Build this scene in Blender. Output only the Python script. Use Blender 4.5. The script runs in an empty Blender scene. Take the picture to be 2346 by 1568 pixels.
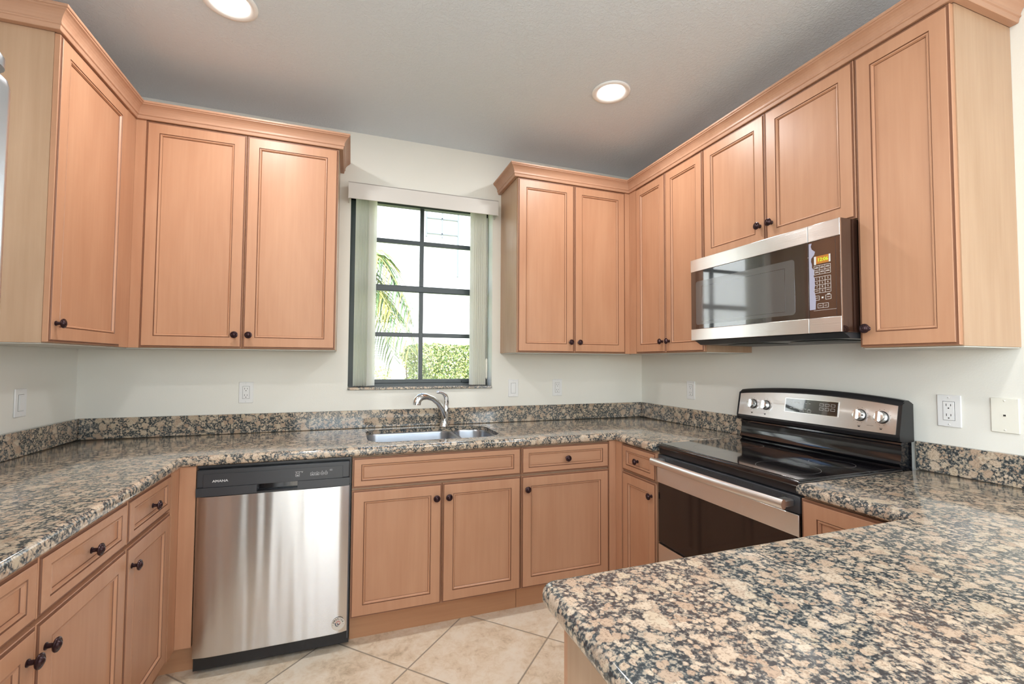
import bpy, bmesh, math, random
from mathutils import Vector, Matrix
random.seed(7)
SC = bpy.context.scene
COL = SC.collection
PI = math.pi

# ------------------------------------------------------------------ camera
W = 3.344            # room width (x), window wall at y = 0, room towards -y
H = 2.7055
CX, CY, CZ = 1.287, -2.8654, 1.3136
YAW, PITCH, ROLL, FPX, PX, PY = 0.3449, 0.0373, 0.0053, 1033.69, 1175.26, 790.85
fw = Vector((math.sin(YAW)*math.cos(PITCH), math.cos(YAW)*math.cos(PITCH), math.sin(PITCH)))
rt = Vector((math.cos(YAW), -math.sin(YAW), 0)); up = rt.cross(fw)
r2 = rt*math.cos(ROLL)+up*math.sin(ROLL); u2 = -rt*math.sin(ROLL)+up*math.cos(ROLL)
cd = bpy.data.cameras.new('camera'); cam = bpy.data.objects.new('camera', cd); COL.objects.link(cam)
cam.matrix_world = Matrix(((r2.x, u2.x, -fw.x, CX), (r2.y, u2.y, -fw.y, CY), (r2.z, u2.z, -fw.z, CZ), (0, 0, 0, 1)))
cd.sensor_width = 36; cd.lens = FPX*36/2346
cd.shift_x = -(PX-1173)/2346; cd.shift_y = (PY-784)/2346
cd.clip_start = 0.02; cd.clip_end = 200
SC.camera = cam

# ------------------------------------------------------------------ world, sun, exposure
SC.view_settings.view_transform = 'Standard'; SC.view_settings.look = 'None'
SC.view_settings.gamma = 1; SC.view_settings.use_curve_mapping = False
SC.view_settings.exposure = -0.04
wd = bpy.data.worlds.new('sky'); SC.world = wd; wd.use_nodes = True
wn = wd.node_tree.nodes; bgn = wn['Background']
sky = wn.new('ShaderNodeTexSky'); sky.sky_type = 'NISHITA'; sky.sun_disc = False
sky.sun_elevation = math.radians(52); sky.sun_rotation = math.radians(200)
wd.node_tree.links.new(sky.outputs[0], bgn.inputs[0]); bgn.inputs[1].default_value = .8
sl = bpy.data.lights.new('sun', 'SUN'); sl.energy = 10.0; sl.angle = 0.01; sl.color = (1, .95, .86)
so = bpy.data.objects.new('sun', sl); COL.objects.link(so)
so.rotation_euler = Vector((.35, .62, -.78)).to_track_quat('-Z', 'Y').to_euler()
# added fill lamp outside the unseen glass door behind the camera
al = bpy.data.lights.new('fill_rear', 'AREA'); al.shape = 'RECTANGLE'; al.size = 2.6; al.size_y = 2.1
al.energy = 34; al.color = (.84, .93, 1)
ao = bpy.data.objects.new('fill_rear', al); COL.objects.link(ao)
ao.location = (1.7, -6.52, 1.12); ao.rotation_euler = (math.radians(90), 0, 0)
a2 = bpy.data.lights.new('fill_side', 'AREA'); a2.shape = 'RECTANGLE'; a2.size = 1.9; a2.size_y = 1.5  # added fill lamp outside the left side window, out of view
a2.energy = 110; a2.color = (.84, .93, 1)
ao2 = bpy.data.objects.new('fill_side', a2); COL.objects.link(ao2)
ao2.location = (-.24, -4.75, 1.55); ao2.rotation_euler = (math.radians(90), 0, math.radians(-90))
a3 = bpy.data.lights.new('fill_right', 'AREA'); a3.shape = 'RECTANGLE'; a3.size = 1.9; a3.size_y = 1.5  # added fill lamp outside the right side window, lights the left side
a3.energy = 130; a3.color = (.84, .93, 1)
ao3 = bpy.data.objects.new('fill_right', a3); COL.objects.link(ao3)
ao3.location = (W+.24, -4.75, 1.55); ao3.rotation_euler = (math.radians(90), 0, math.radians(90))
CAN_W = [12, 10.5, 11, 5, 12, 12]
CANS = [(.82, -.887), (2.525, -.894), (.93, -2.52), (2.42, -2.52), (1.0, -4.4), (2.4, -4.4)]
try:
    SC.cycles.use_denoising = True
    SC.cycles.max_bounces = 10; SC.cycles.diffuse_bounces = 6; SC.cycles.glossy_bounces = 5
    SC.cycles.transparent_max_bounces = 16
    SC.cycles.sample_clamp_indirect = 6
    SC.cycles.caustics_reflective = False; SC.cycles.caustics_refractive = False
except Exception:
    pass

# ------------------------------------------------------------------ materials
def mat(name, col, rough=.5, metal=0., spec=.5, coat=0., emis=None, es=0., aniso=0.):
    m = bpy.data.materials.new(name); m.use_nodes = True
    b = m.node_tree.nodes['Principled BSDF']
    b.inputs['Base Color'].default_value = (*col, 1); b.inputs['Roughness'].default_value = rough
    b.inputs['Metallic'].default_value = metal; b.inputs['Specular IOR Level'].default_value = spec
    b.inputs['Coat Weight'].default_value = coat; b.inputs['Coat Roughness'].default_value = .08
    if emis: b.inputs['Emission Color'].default_value = (*emis, 1); b.inputs['Emission Strength'].default_value = es
    return m
class N:
    def __init__(s, m): s.t = m.node_tree; s.b = s.t.nodes.get('Principled BSDF')
    def new(s, typ, **k):
        n = s.t.nodes.new(typ)
        for a, v in k.items(): setattr(n, a, v)
        return n
    def l(s, a, b): s.t.links.new(a, b)
    def math(s, op, a, b=None, c=None, clamp=False):
        n = s.new('ShaderNodeMath', operation=op, use_clamp=clamp)
        for i, v in enumerate((a, b, c)):
            if v is None: continue
            if isinstance(v, (int, float)): n.inputs[i].default_value = v
            else: s.l(v, n.inputs[i])
        return n.outputs[0]
    def ramp(s, fac, pts, interp='LINEAR'):
        n = s.new('ShaderNodeValToRGB'); r = n.color_ramp; r.interpolation = interp
        while len(r.elements) < len(pts): r.elements.new(.5)
        for e, (p, c) in zip(r.elements, pts):
            e.position = p; e.color = (*c, 1) if len(c) == 3 else c
        s.l(fac, n.inputs[0]); return n.outputs[0]
    def mix(s, fac, a, b):
        n = s.new('ShaderNodeMix', data_type='RGBA')
        for i, v in ((0, fac), (6, a), (7, b)):
            if isinstance(v, (int, float)): n.inputs[i].default_value = v
            elif isinstance(v, tuple): n.inputs[i].default_value = (*v, 1)
            else: s.l(v, n.inputs[i])
        return n.outputs[2]
    def noise(s, vec, scale, detail=3, rough=.55, dist=0.):
        n = s.new('ShaderNodeTexNoise'); n.inputs['Scale'].default_value = scale
        n.inputs['Detail'].default_value = detail; n.inputs['Roughness'].default_value = rough
        n.inputs['Distortion'].default_value = dist
        s.l(vec, n.inputs['Vector']); return n
    def mapping(s, vec, scale=(1, 1, 1), rot=(0, 0, 0), loc=(0, 0, 0)):
        n = s.new('ShaderNodeMapping'); n.inputs['Scale'].default_value = scale
        n.inputs['Rotation'].default_value = rot; n.inputs['Location'].default_value = loc
        s.l(vec, n.inputs['Vector']); return n.outputs[0]
    def bump(s, h, strength, dist=.01):
        n = s.new('ShaderNodeBump'); n.inputs['Strength'].default_value = strength
        n.inputs['Distance'].default_value = dist; s.l(h, n.inputs['Height'])
        s.l(n.outputs[0], s.b.inputs['Normal']); return n
def wood(name, base, dark, horiz=False, rough=.38):
    m = mat(name, base, rough, spec=.4); n = N(m)
    tc = n.new('ShaderNodeTexCoord'); oi = n.new('ShaderNodeObjectInfo')
    ofs = n.new('ShaderNodeVectorMath', operation='ADD'); n.l(tc.outputs['Object'], ofs.inputs[0])
    sc = n.new('ShaderNodeVectorMath', operation='SCALE'); n.l(oi.outputs['Random'], sc.inputs[3]); sc.inputs[0].default_value = (7, 5, 9)
    n.l(sc.outputs[0], ofs.inputs[1]); v = ofs.outputs[0]
    s1 = (2.5, 60, 60) if horiz else (60, 60, 2.5)
    s2 = (1.2, 7, 7) if horiz else (7, 7, 1.6)
    g = n.noise(n.mapping(v, s1), 1, 4, .6)
    c = n.noise(n.mapping(v, s2), 1, 3, .5, .6)
    f = n.math('ADD', n.math('MULTIPLY', g.outputs[0], .45), n.math('MULTIPLY', c.outputs[0], .75))
    col = n.ramp(f, [(.36, dark), (.78, base)])
    n.l(col, n.b.inputs['Base Color'])
    n.bump(g.outputs[0], .04, .002)
    return m
M = {}
M['wood'] = wood('maple_door', (.515, .280, .168), (.435, .218, .125))
M['woodh'] = wood('maple_rail', (.515, .280, .168), (.435, .218, .125), True)
M['glaze'] = mat('dark_glaze', (.20, .085, .045), .5)
M['side'] = wood('maple_side', (.49, .33, .22), (.40, .252, .155))
M['crown'] = wood('maple_crown', (.50, .285, .185), (.42, .225, .14), True)
M['toe'] = wood('maple_toe', (.52, .28, .15), (.43, .21, .11), True)
M['inside'] = mat('pale_underside', (.62, .62, .58), .6)
M['bronze'] = mat('oiled_bronze', (.045, .022, .025), .28, .65)
M['black'] = mat('black_plastic', (.012, .012, .014), .32)
M['blackgloss'] = mat('black_enamel', (.006, .006, .008), .07, coat=.6)
M['charcoal'] = mat('charcoal_plastic', (.035, .037, .042), .35)
M['brownblack'] = mat('brown_black_glass', (.03, .014, .010), .06, coat=.5)
M['ovenglass'] = mat('oven_glass', (.012, .009, .009), .07, coat=.3)
M['grille'] = mat('grey_inner_window', (.085, .085, .085), .06, coat=.5)
M['glassblack'] = mat('black_glass', (.010, .008, .009), .035, spec=.7, coat=.7)
M['white'] = mat('white_plastic', (.80, .80, .80), .35)
M['cream'] = mat('cream_plastic', (.80, .78, .70), .4)
M['slot'] = mat('dark_slot', (.03, .03, .03), .5)
M['trimwhite'] = mat('white_trim_ring', (.92, .92, .92), .4)
M['legend'] = mat('pale_legend', (.62, .62, .62), .5)
M['legenddark'] = mat('dark_legend', (.05, .05, .05), .5)
M['ringgrey'] = mat('faint_grey_print', (.22, .22, .22), .4)
M['paintrefl'] = mat('lavender_reflection', (.36, .36, .47), .35)  # colour of a reflection painted onto the microwave panel
M['clockbg'] = mat('amber_display', (.30, .12, .02), .3, emis=(.6, .22, .03), es=.35)
M['clock'] = mat('green_digits', (.3, .5, .02), .3, emis=(.5, .85, .03), es=.8)
M['chrome'] = mat('chrome', (.78, .79, .8), .09, 1.)
M['silver'] = mat('silver_knob', (.75, .75, .74), .22, 1.)
M['bulb'] = mat('lit_diffuser', (1, 1, 1), .5, emis=(1, .98, .94), es=9)
M['winframe'] = mat('dark_bronze_window_frame', (.045, .058, .068), .35)
M['vane'] = mat('white_vane', (.90, .90, .87), .5)
nv = N(M['vane']); nv.b.inputs['Transmission Weight'].default_value = 0
tr = nv.new('ShaderNodeBsdfTranslucent'); tr.inputs[0].default_value = (.95, .95, .90, 1)
mx = nv.new('ShaderNodeMixShader'); mx.inputs[0].default_value = .6
outn = [x for x in M['vane'].node_tree.nodes if x.type == 'OUTPUT_MATERIAL'][0]
nv.l(nv.b.outputs[0], mx.inputs[1]); nv.l(tr.outputs[0], mx.inputs[2]); nv.l(mx.outputs[0], outn.inputs[0])
M['valance'] = mat('off_white_valance', (.64, .615, .585), .5)
M['stucco'] = mat('white_stucco', (.80, .80, .79), .9)
M['leaf'] = mat('yellow_green_leaf', (.34, .40, .12), .5)
M['leaf2'] = mat('pale_leaf', (.45, .48, .22), .5)
M['palm'] = mat('palm_green', (.09, .17, .04), .45)
M['palmy'] = mat('palm_yellow_green', (.38, .36, .08), .45)
M['stem'] = mat('grey_brown_stem', (.22, .17, .12), .8)
M['greyline'] = mat('grey_window_frame', (.19, .21, .235), .6)
M['red'] = mat('sticker_red', (.45, .06, .06), .5)
M['navy'] = mat('sticker_navy', (.03, .05, .09), .5)
M['sticker'] = mat('sticker_clear_white', (.62, .57, .50), .45)
M['rubber'] = mat('grey_gasket', (.10, .10, .11), .6)
# brushed steel
def steel(name, col, rough, wav=.0, ln=.012):
    m = mat(name, col, rough, 1.); n = N(m)
    n.b.inputs['Anisotropic'].default_value = .75
    tg = n.new('ShaderNodeTangent', direction_type='RADIAL', axis='Z'); n.l(tg.outputs[0], n.b.inputs['Tangent'])
    n.b.inputs['Anisotropic Rotation'].default_value = .25
    tc = n.new('ShaderNodeTexCoord')
    s = (1.5, 1.5, 900)
    g = n.noise(n.mapping(tc.outputs['Object'], s), 1, 2)
    w = n.noise(n.mapping(tc.outputs['Object'], (8, 8, .35)), 1, 2)
    h = n.math('ADD', n.math('MULTIPLY', g.outputs[0], ln), n.math('MULTIPLY', w.outputs[0], wav))
    n.bump(h, .5, .05)
    return m
M['steel'] = steel('brushed_steel', (.66, .65, .64), .26, .27, .004)
M['steel2'] = steel('brushed_steel_flat', (.80, .79, .775), .32, .03)
M['handle'] = mat('satin_steel_handle', (.84, .83, .82), .34, 1.)
M['fridge'] = steel('fridge_steel', (.50, .53, .57), .3, .03, .003)
M['sinksteel'] = steel('satin_sink_steel', (.46, .48, .52), .28, .03)
# painted walls and ceiling
def paint(name, col, rough, sc, st):
    m = mat(name, col, rough, spec=.3); n = N(m); tc = n.new('ShaderNodeTexCoord')
    g = n.noise(tc.outputs['Object'], sc, 4, .6); n.bump(g.outputs[0], st, .004); return m
M['wall'] = paint('cream_wall_paint', (.80, .785, .73), .55, 160, .12)
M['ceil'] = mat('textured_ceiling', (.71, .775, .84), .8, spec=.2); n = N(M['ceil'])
tc = n.new('ShaderNodeTexCoord')
g1 = n.noise(tc.outputs['Object'], 75, 3, .55, .8); g2 = n.noise(tc.outputs['Object'], 22, 3, .5, .5)
k = n.ramp(g1.outputs[0], [(.45, (0, 0, 0)), (.60, (1, 1, 1))])
n.bump(n.math('ADD', n.math('MULTIPLY', k, .7), n.math('MULTIPLY', g2.outputs[0], .6)), .35, .004)
# granite
m = mat('brown_orbicular_granite', (.4, .3, .22), .10, spec=.5, coat=.25); n = N(m); M['granite'] = m
tc = n.new('ShaderNodeTexCoord'); P = tc.outputs['Object']
dn = n.noise(P, 26, 3, .6)
dv = n.new('ShaderNodeVectorMath', operation='SCALE'); n.l(dn.outputs['Color'], dv.inputs[0]); dv.inputs[3].default_value = .022
pv = n.new('ShaderNodeVectorMath', operation='ADD'); n.l(P, pv.inputs[0]); n.l(dv.outputs[0], pv.inputs[1])
PD = pv.outputs[0]
fine = n.noise(P, 240, 3, .65); midn = n.noise(P, 120, 4, .65)
def vor(scale, feat='F1'):
    v = n.new('ShaderNodeTexVoronoi', feature=feat); v.inputs['Scale'].default_value = scale
    n.l(PD, v.inputs['Vector']); return v
va = vor(31); vb = vor(82); sepa = n.new('ShaderNodeSeparateColor'); n.l(va.outputs['Color'], sepa.inputs[0])
sepb = n.new('ShaderNodeSeparateColor'); n.l(vb.outputs['Color'], sepb.inputs[0])
jit = n.math('MULTIPLY', n.math('SUBTRACT', midn.outputs[0], .5), .75)
ra = n.math('ADD', n.math('MULTIPLY', sepa.outputs[0], .30), .23)
ma = n.math('MULTIPLY', n.math('SUBTRACT', ra, n.math('ADD', va.outputs['Distance'], jit)), 9., clamp=True)
rb = n.math('ADD', n.math('MULTIPLY', sepb.outputs[0], .50), .175)
mb_ = n.math('MULTIPLY', n.math('SUBTRACT', rb, n.math('ADD', vb.outputs['Distance'], jit)), 7., clamp=True)
vc = vor(15); sepc = n.new('ShaderNodeSeparateColor'); n.l(vc.outputs['Color'], sepc.inputs[0])
rc = n.math('MULTIPLY', n.math('GREATER_THAN', sepc.outputs[0], .55), .36)
mc = n.math('MULTIPLY', n.math('SUBTRACT', rc, n.math('ADD', vc.outputs['Distance'], n.math('MULTIPLY', jit, .35))), 14., clamp=True)
mask = n.math('MAXIMUM', n.math('MAXIMUM', ma, mb_), mc)
tan = n.ramp(sepa.outputs[1], [(0, (.41, .29, .21)), (.35, (.52, .405, .305)), (.7, (.60, .495, .385)), (1, (.52, .44, .325))])
tan = n.mix(n.math('MULTIPLY', sepb.outputs[1], .5), tan, (.50, .37, .26))
spk = n.ramp(fine.outputs[0], [(.40, (0, 0, 0)), (.47, (1, 1, 1))])
tan = n.mix(n.math('MULTIPLY', n.math('SUBTRACT', 1., spk), .55), tan, (.16, .11, .08))
drk = n.ramp(n.noise(P, 150, 2, .6).outputs[0], [(.42, (.035, .042, .047)), (.52, (.10, .11, .11)), (.60, (.38, .32, .25))])
n.l(n.mix(mask, drk, tan), n.b.inputs['Base Color'])
# diagonal travertine tile floor
for q_ in ('glassblack', 'brownblack', 'grille'): M[q_].node_tree.nodes['Principled BSDF'].inputs['IOR'].default_value = 1.95
m = mat('diagonal_beige_tile', (.6, .5, .38), .32, spec=.4); n = N(m); M['floor'] = m
tc = n.new('ShaderNodeTexCoord'); T = .463
sx = n.new('ShaderNodeSeparateXYZ'); n.l(tc.outputs['Object'], sx.inputs[0])
def tileco(sign, ph):
    a = n.math('MULTIPLY', n.math('ADD', n.math('SUBTRACT', sx.outputs[0], 1.538), n.math('MULTIPLY', n.math('ADD', sx.outputs[1], .855), sign)), .70711/T)
    return n.math('ADD', a, 40.)
ua, ub = tileco(1, 0), tileco(-1, 0)
def edge(a):
    f = n.math('FRACT', a); return n.math('MINIMUM', f, n.math('SUBTRACT', 1., f))
ed = n.math('MINIMUM', edge(ua), edge(ub))
gr = n.ramp(ed, [(.0055, (1, 1, 1)), (.009, (0, 0, 0))])
cell = n.new('ShaderNodeCombineXYZ'); n.l(n.math('FLOOR', ua), cell.inputs[0]); n.l(n.math('FLOOR', ub), cell.inputs[1])
wn2 = n.new('ShaderNodeTexWhiteNoise', noise_dimensions='3D'); n.l(cell.outputs[0], wn2.inputs['Vector'])
off = n.new('ShaderNodeVectorMath', operation='MULTIPLY_ADD'); n.l(wn2.outputs['Color'], off.inputs[0]); off.inputs[1].default_value = (9, 9, 9); n.l(tc.outputs['Object'], off.inputs[2])
c1 = n.noise(off.outputs[0], 6, 6, .62, .5); c2 = n.noise(off.outputs[0], 30, 5, .7, .8)
f = n.math('ADD', n.math('MULTIPLY', c1.outputs[0], .6), n.math('MULTIPLY', c2.outputs[0], .4))
tcol = n.ramp(f, [(.34, (.50, .385, .26)), (.46, (.74, .61, .455)), (.56, (.82, .72, .585)), (.68, (.84, .76, .64))])
n.l(n.mix(gr, tcol, (.33, .28, .22)), n.b.inputs['Base Color'])
n.bump(n.math('SUBTRACT', n.math('MULTIPLY', c2.outputs[0], .15), gr), .3, .003)
# window glass: clear pane with a real surface reflection
m = bpy.data.materials.new('clear_glass'); m.use_nodes = True; n = N(m); M['glass'] = m
gt = n.new('ShaderNodeBsdfTransparent'); gg = n.new('ShaderNodeBsdfGlossy'); gg.inputs['Roughness'].default_value = .01
lw = n.new('ShaderNodeLayerWeight'); lw.inputs[0].default_value = .5; mxs = n.new('ShaderNodeMixShader')
n.l(n.math('ADD', n.math('MULTIPLY', n.math('POWER', lw.outputs[1], 5.),   .92), .02, clamp=True), mxs.inputs[0])
n.l(gt.outputs[0], mxs.inputs[1]); n.l(gg.outputs[0], mxs.inputs[2])
on = [x for x in m.node_tree.nodes if x.type == 'OUTPUT_MATERIAL'][0]; n.l(mxs.outputs[0], on.inputs[0])
m = mat('lawn', (.25, .33, .10), .9); M['grass'] = m; n = N(m); tc = n.new('ShaderNodeTexCoord')
g = n.noise(tc.outputs['Object'], 12, 4); n.l(n.ramp(g.outputs[0], [(.3, (.16, .24, .06)), (.7, (.36, .42, .16))]), n.b.inputs['Base Color'])

# ------------------------------------------------------------------ mesh helpers
WL = {}     # world location of every object we make
class MB:
    def __init__(s): s.bm = bmesh.new(); s.mats = []
    def mi(s, m):
        if m not in s.mats: s.mats.append(m)
        return s.mats.index(m)
    def box(s, x0, y0, z0, x1, y1, z1, m, bev=0., seg=2):
        x0, x1 = sorted((x0, x1)); y0, y1 = sorted((y0, y1)); z0, z1 = sorted((z0, z1))
        v = [s.bm.verts.new(p) for p in ((x0, y0, z0), (x1, y0, z0), (x1, y1, z0), (x0, y1, z0), (x0, y0, z1), (x1, y0, z1), (x1, y1, z1), (x0, y1, z1))]
        i = s.mi(m); fs = []
        for q in ((0, 3, 2, 1), (4, 5, 6, 7), (0, 1, 5, 4), (1, 2, 6, 5), (2, 3, 7, 6), (3, 0, 4, 7)):
            f = s.bm.faces.new([v[k] for k in q]); f.material_index = i; fs.append(f)
        if bev > 0:
            es = list({e for f in fs for e in f.edges})
            r = bmesh.ops.bevel(s.bm, geom=es, offset=bev, segments=seg, profile=.5, affect='EDGES')
            for f in r['faces']: f.material_index = i; f.smooth = True
        return s
    def fbox(s, F, a0, a1, b0, b1, d0, d1, m, bev=0., seg=2):
        p, q = F(a0, b0, d0), F(a1, b1, d1)
        return s.box(*p, *q, m, bev, seg)
    def prism(s, pts, ext, m, smooth=False):
        """pts: list of 3D points (planar loop), ext: Vector extrusion"""
        i = s.mi(m); a = [s.bm.verts.new(p) for p in pts]; b = [s.bm.verts.new(Vector(p)+Vector(ext)) for p in pts]
        k = len(pts)
        f = s.bm.faces.new(a); f.material_index = i; f = s.bm.faces.new(b[::-1]); f.material_index = i
        for j in range(k):
            f = s.bm.faces.new((a[j], b[j], b[(j+1) % k], a[(j+1) % k])); f.material_index = i; f.smooth = smooth
        return s
    def rings(s, loops, m, cap0=True, cap1=True, smooth=True, mats=None, closed=True):
        vs = [[s.bm.verts.new(p) for p in L] for L in loops]; i = s.mi(m)
        for j in range(len(vs)-1):
            mi = s.mi(mats[j]) if mats else i
            k = len(vs[j])
            for q in range(k if closed else k-1):
                f = s.bm.faces.new((vs[j][q], vs[j][(q+1) % k], vs[j+1][(q+1) % k], vs[j+1][q])); f.material_index = mi; f.smooth = smooth
        if cap0: f = s.bm.faces.new(vs[0][::-1]); f.material_index = s.mi(mats[0]) if mats else i
        if cap1: f = s.bm.faces.new(vs[-1]); f.material_index = s.mi(mats[-1]) if mats else i
        return s
    def tube(s, pts, radii, m, seg=14, cap=True):
        pts = [Vector(p) for p in pts]
        if not isinstance(radii, (list, tuple)): radii = [radii]*len(pts)
        loops = []; nrm = None
        for i, p in enumerate(pts):
            t = (pts[min(i+1, len(pts)-1)]-pts[max(i-1, 0)]).normalized()
            if nrm is None:
                nrm = t.orthogonal().normalized()
            nrm = (nrm-t*nrm.dot(t)).normalized(); bn = t.cross(nrm)
            loops.append([p+(nrm*math.cos(2*PI*k/seg)+bn*math.sin(2*PI*k/seg))*radii[i] for k in range(seg)])
        return s.rings(loops, m, cap, cap)
    def lathe(s, prof, F, a, b, m, seg=24, smooth=True, mats=None):
        """prof: (r, d) pairs, axis along the frame's outward direction through (a,b)"""
        loops = [[F(a+r*math.cos(2*PI*k/seg), b+r*math.sin(2*PI*k/seg), d) for k in range(seg)] for r, d in prof]
        return s.rings(loops, m, True, True, smooth, mats)
def fr(facing, plane):
    if facing == '-y': return lambda a, b, d: (a, plane-d, b)
    if facing == '+x': return lambda a, b, d: (plane+d, a, b)
    if facing == '-x': return lambda a, b, d: (plane-d, -a, b)
    if facing == '+y': return lambda a, b, d: (-a, plane+d, b)
    if facing == '-z': return lambda a, b, d: (a, b, plane-d)
    if facing == '+z': return lambda a, b, d: (a, b, plane+d)
def lohi(facing, lo, hi):
    return (lo, hi) if facing in ('-y', '+x') else (-hi, -lo)
def tag(o, label=None, cat=None, group=None, kind=None):
    if label: o['label'] = label
    if cat: o['category'] = cat
    if group: o['group'] = group
    if kind: o['kind'] = kind
    return o
def thing(name, loc, label, cat, group=None):
    o = bpy.data.objects.new(name, None); COL.objects.link(o); o.location = loc; o.empty_display_size = .05
    WL[o.name] = Vector(loc); return tag(o, label, cat, group)
def part(name, mb, parent=None, label=None, kind=None, origin=None, sm=None):
    """link the collected mesh as one object (mesh built in world coordinates)"""
    bm = mb.bm
    bmesh.ops.recalc_face_normals(bm, faces=bm.faces)
    base = Vector(origin) if origin else (WL[parent.name] if parent else Vector((0, 0, 0)))
    bmesh.ops.translate(bm, verts=bm.verts, vec=-base)
    me = bpy.data.meshes.new(name); bm.to_mesh(me); bm.free()
    for m in mb.mats: me.materials.append(M[m] if isinstance(m, str) else m)
    o = bpy.data.objects.new(name, me); COL.objects.link(o)
    o.location = base-(WL[parent.name] if parent else Vector((0, 0, 0)))
    o.parent = parent; WL[o.name] = base
    if label: o['label'] = label
    if kind: o['kind'] = kind
    if sm: me.set_sharp_from_angle(angle=math.radians(sm))
    return o
def solo(name, mb, label, cat, group=None, loc=None, sm=None):
    o = part(name, mb, None, origin=loc, sm=sm); return tag(o, label, cat, group)
def offset_poly(pts, d):
    """inward offset of a counter-clockwise loop"""
    out = []; k = len(pts)
    for i in range(k):
        p0, p1, p2 = Vector(pts[i-1]), Vector(pts[i]), Vector(pts[(i+1) % k])
        e1 = (p1-p0).normalized(); e2 = (p2-p1).normalized()
        n1 = Vector((-e1.y, e1.x)); n2 = Vector((-e2.y, e2.x))
        q = n1+n2; q = q/max(q.dot(n1), .25) if q.length > 1e-6 else n1
        out.append((p1.x+q.x*d, p1.y+q.y*d))
    return out
def arc(cx, cy, r, a0, a1, k=8):
    return [(cx+r*math.cos(math.radians(a0+(a1-a0)*i/k)), cy+r*math.sin(math.radians(a0+(a1-a0)*i/k))) for i in range(k+1)]
def rrect(x0, y0, x1, y1, rs, k=8):
    a, b, c, d = rs if isinstance(rs, tuple) else (rs,)*4   # corners: (x0,y0) (x1,y0) (x1,y1) (x0,y1)
    return arc(x0+a, y0+a, a, 180, 270, k)+arc(x1-b, y0+b, b, 270, 360, k)+arc(x1-c, y1-c, c, 0, 90, k)+arc(x0+d, y1-d, d, 90, 180, k)
def slab(mb, outline, z0, z1, r, m, hole=None, seg=5):
    prof = [(r*(1-math.sin(PI/2*i/seg)), z0+r*(1-math.cos(PI/2*i/seg))) for i in range(seg+1)]
    prof += [(r*(1-math.cos(PI/2*i/seg)), z1-r*(1-math.sin(PI/2*i/seg))) for i in range(seg+1)]
    i = mb.mi(m); caps = []
    def bridge(loop, profile):
        vs = []
        for o, z in profile:
            vs.append([mb.bm.verts.new((x, y, z)) for x, y in offset_poly(loop, o)])
        for j in range(len(vs)-1):
            for q in range(len(loop)):
                k = len(loop); f = mb.bm.faces.new((vs[j][q], vs[j][(q+1) % k], vs[j+1][(q+1) % k], vs[j+1][q])); f.material_index = i; f.smooth = True
        return vs[0], vs[-1]
    b0, t0 = bridge(outline, prof)
    loops_b, loops_t = [b0], [t0]
    if hole:
        hp = [(-o*.35, z) for o, z in prof]
        b1, t1 = bridge(hole, hp); loops_b.append(b1); loops_t.append(t1)
    for grp in (loops_b, loops_t):
        es = []
        for L in grp:
            for q in range(len(L)): es.append(mb.bm.edges.get((L[q], L[(q+1) % len(L)])))
        if hole:
            r_ = bmesh.ops.triangle_fill(mb.bm, edges=es, use_beauty=True)
            for f in r_['geom']:
                if isinstance(f, bmesh.types.BMFace): f.material_index = i
        else:
            f = mb.bm.faces.new(grp[0]); f.material_index = i
    return mb
def sweep(mb, path, prof, m, closed_prof=True):
    """path: 2D points (z up); prof: (outward offset, z); outward = left of travel"""
    k = len(path); loops = []
    for i in range(k):
        p = Vector(path[i])
        e1 = (p-Vector(path[i-1])).normalized() if i > 0 else None
        e2 = (Vector(path[i+1])-p).normalized() if i < k-1 else None
        e1 = e1 or e2; e2 = e2 or e1
        n1 = Vector((-e1.y, e1.x)); n2 = Vector((-e2.y, e2.x)); q = n1+n2; q = q/q.dot(n1)
        loops.append([(p.x+q.x*o, p.y+q.y*o, z) for o, z in prof])
    return mb.rings(loops, m, True, True, False)
def text(body, size, F, a, b, d, m, name, parent, rot=0., align='CENTER', bold=0., sx=1.):
    cu = bpy.data.curves.new('t', 'FONT'); cu.body = body; cu.size = size; cu.extrude = .0002; cu.offset = bold
    cu.align_x = align; cu.align_y = 'CENTER'; cu.resolution_u = 3
    o = bpy.data.objects.new('t', cu); COL.objects.link(o)
    dg = bpy.context.evaluated_depsgraph_get(); me = bpy.data.meshes.new_from_object(o.evaluated_get(dg))
    bpy.data.objects.remove(o); bpy.data.curves.remove(cu)
    mb = MB(); mb.bm.from_mesh(me); mb.mi(m); bpy.data.meshes.remove(me)
    c, s_ = math.cos(rot), math.sin(rot)
    for v in mb.bm.verts:
        x, y = v.co.x*sx, v.co.y
        v.co = F(a+x*c-y*s_, b+x*s_+y*c, d+v.co.z)
    for f in mb.bm.faces: f.material_index = 0
    if parent is None: return mb
    return part(name, mb, parent)

# ------------------------------------------------------------------ room shell
def struct(name, mb): return part(name, mb, None, kind='structure')
YB = -6.3
struct('floor', MB().box(-.2, YB-.2, -.12, W+.2, .2, 0, 'floor'))
struct('ceiling', MB().box(-.2, YB-.2, H, W+.2, .2, H+.15, 'ceil'))
b = MB(); b.box(-.2, -3.8, 0, 0, .2, H, 'wall'); b.box(-.2, YB, 0, 0, -5.7, H, 'wall'); b.box(-.2, -5.7, 0, 0, -3.8, .8, 'wall'); b.box(-.2, -5.7, 2.3, 0, -3.8, H, 'wall')
struct('wall_left', b)
b = MB()
for y in (-5.7, -4.78, -3.85): b.box(-.14, y, .8, -.08, y+.05, 2.3, 'winframe')
for z in (.8, 1.52, 2.25): b.box(-.14, -5.7, z, -.08, -3.8, z+.05, 'winframe')
d = struct('added_window_left', b)  # unseen side window added with its lamp for fill light
part('pane', MB().box(-.115, -5.68, .82, -.109, -3.82, 2.28, 'glass'), d)
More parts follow.
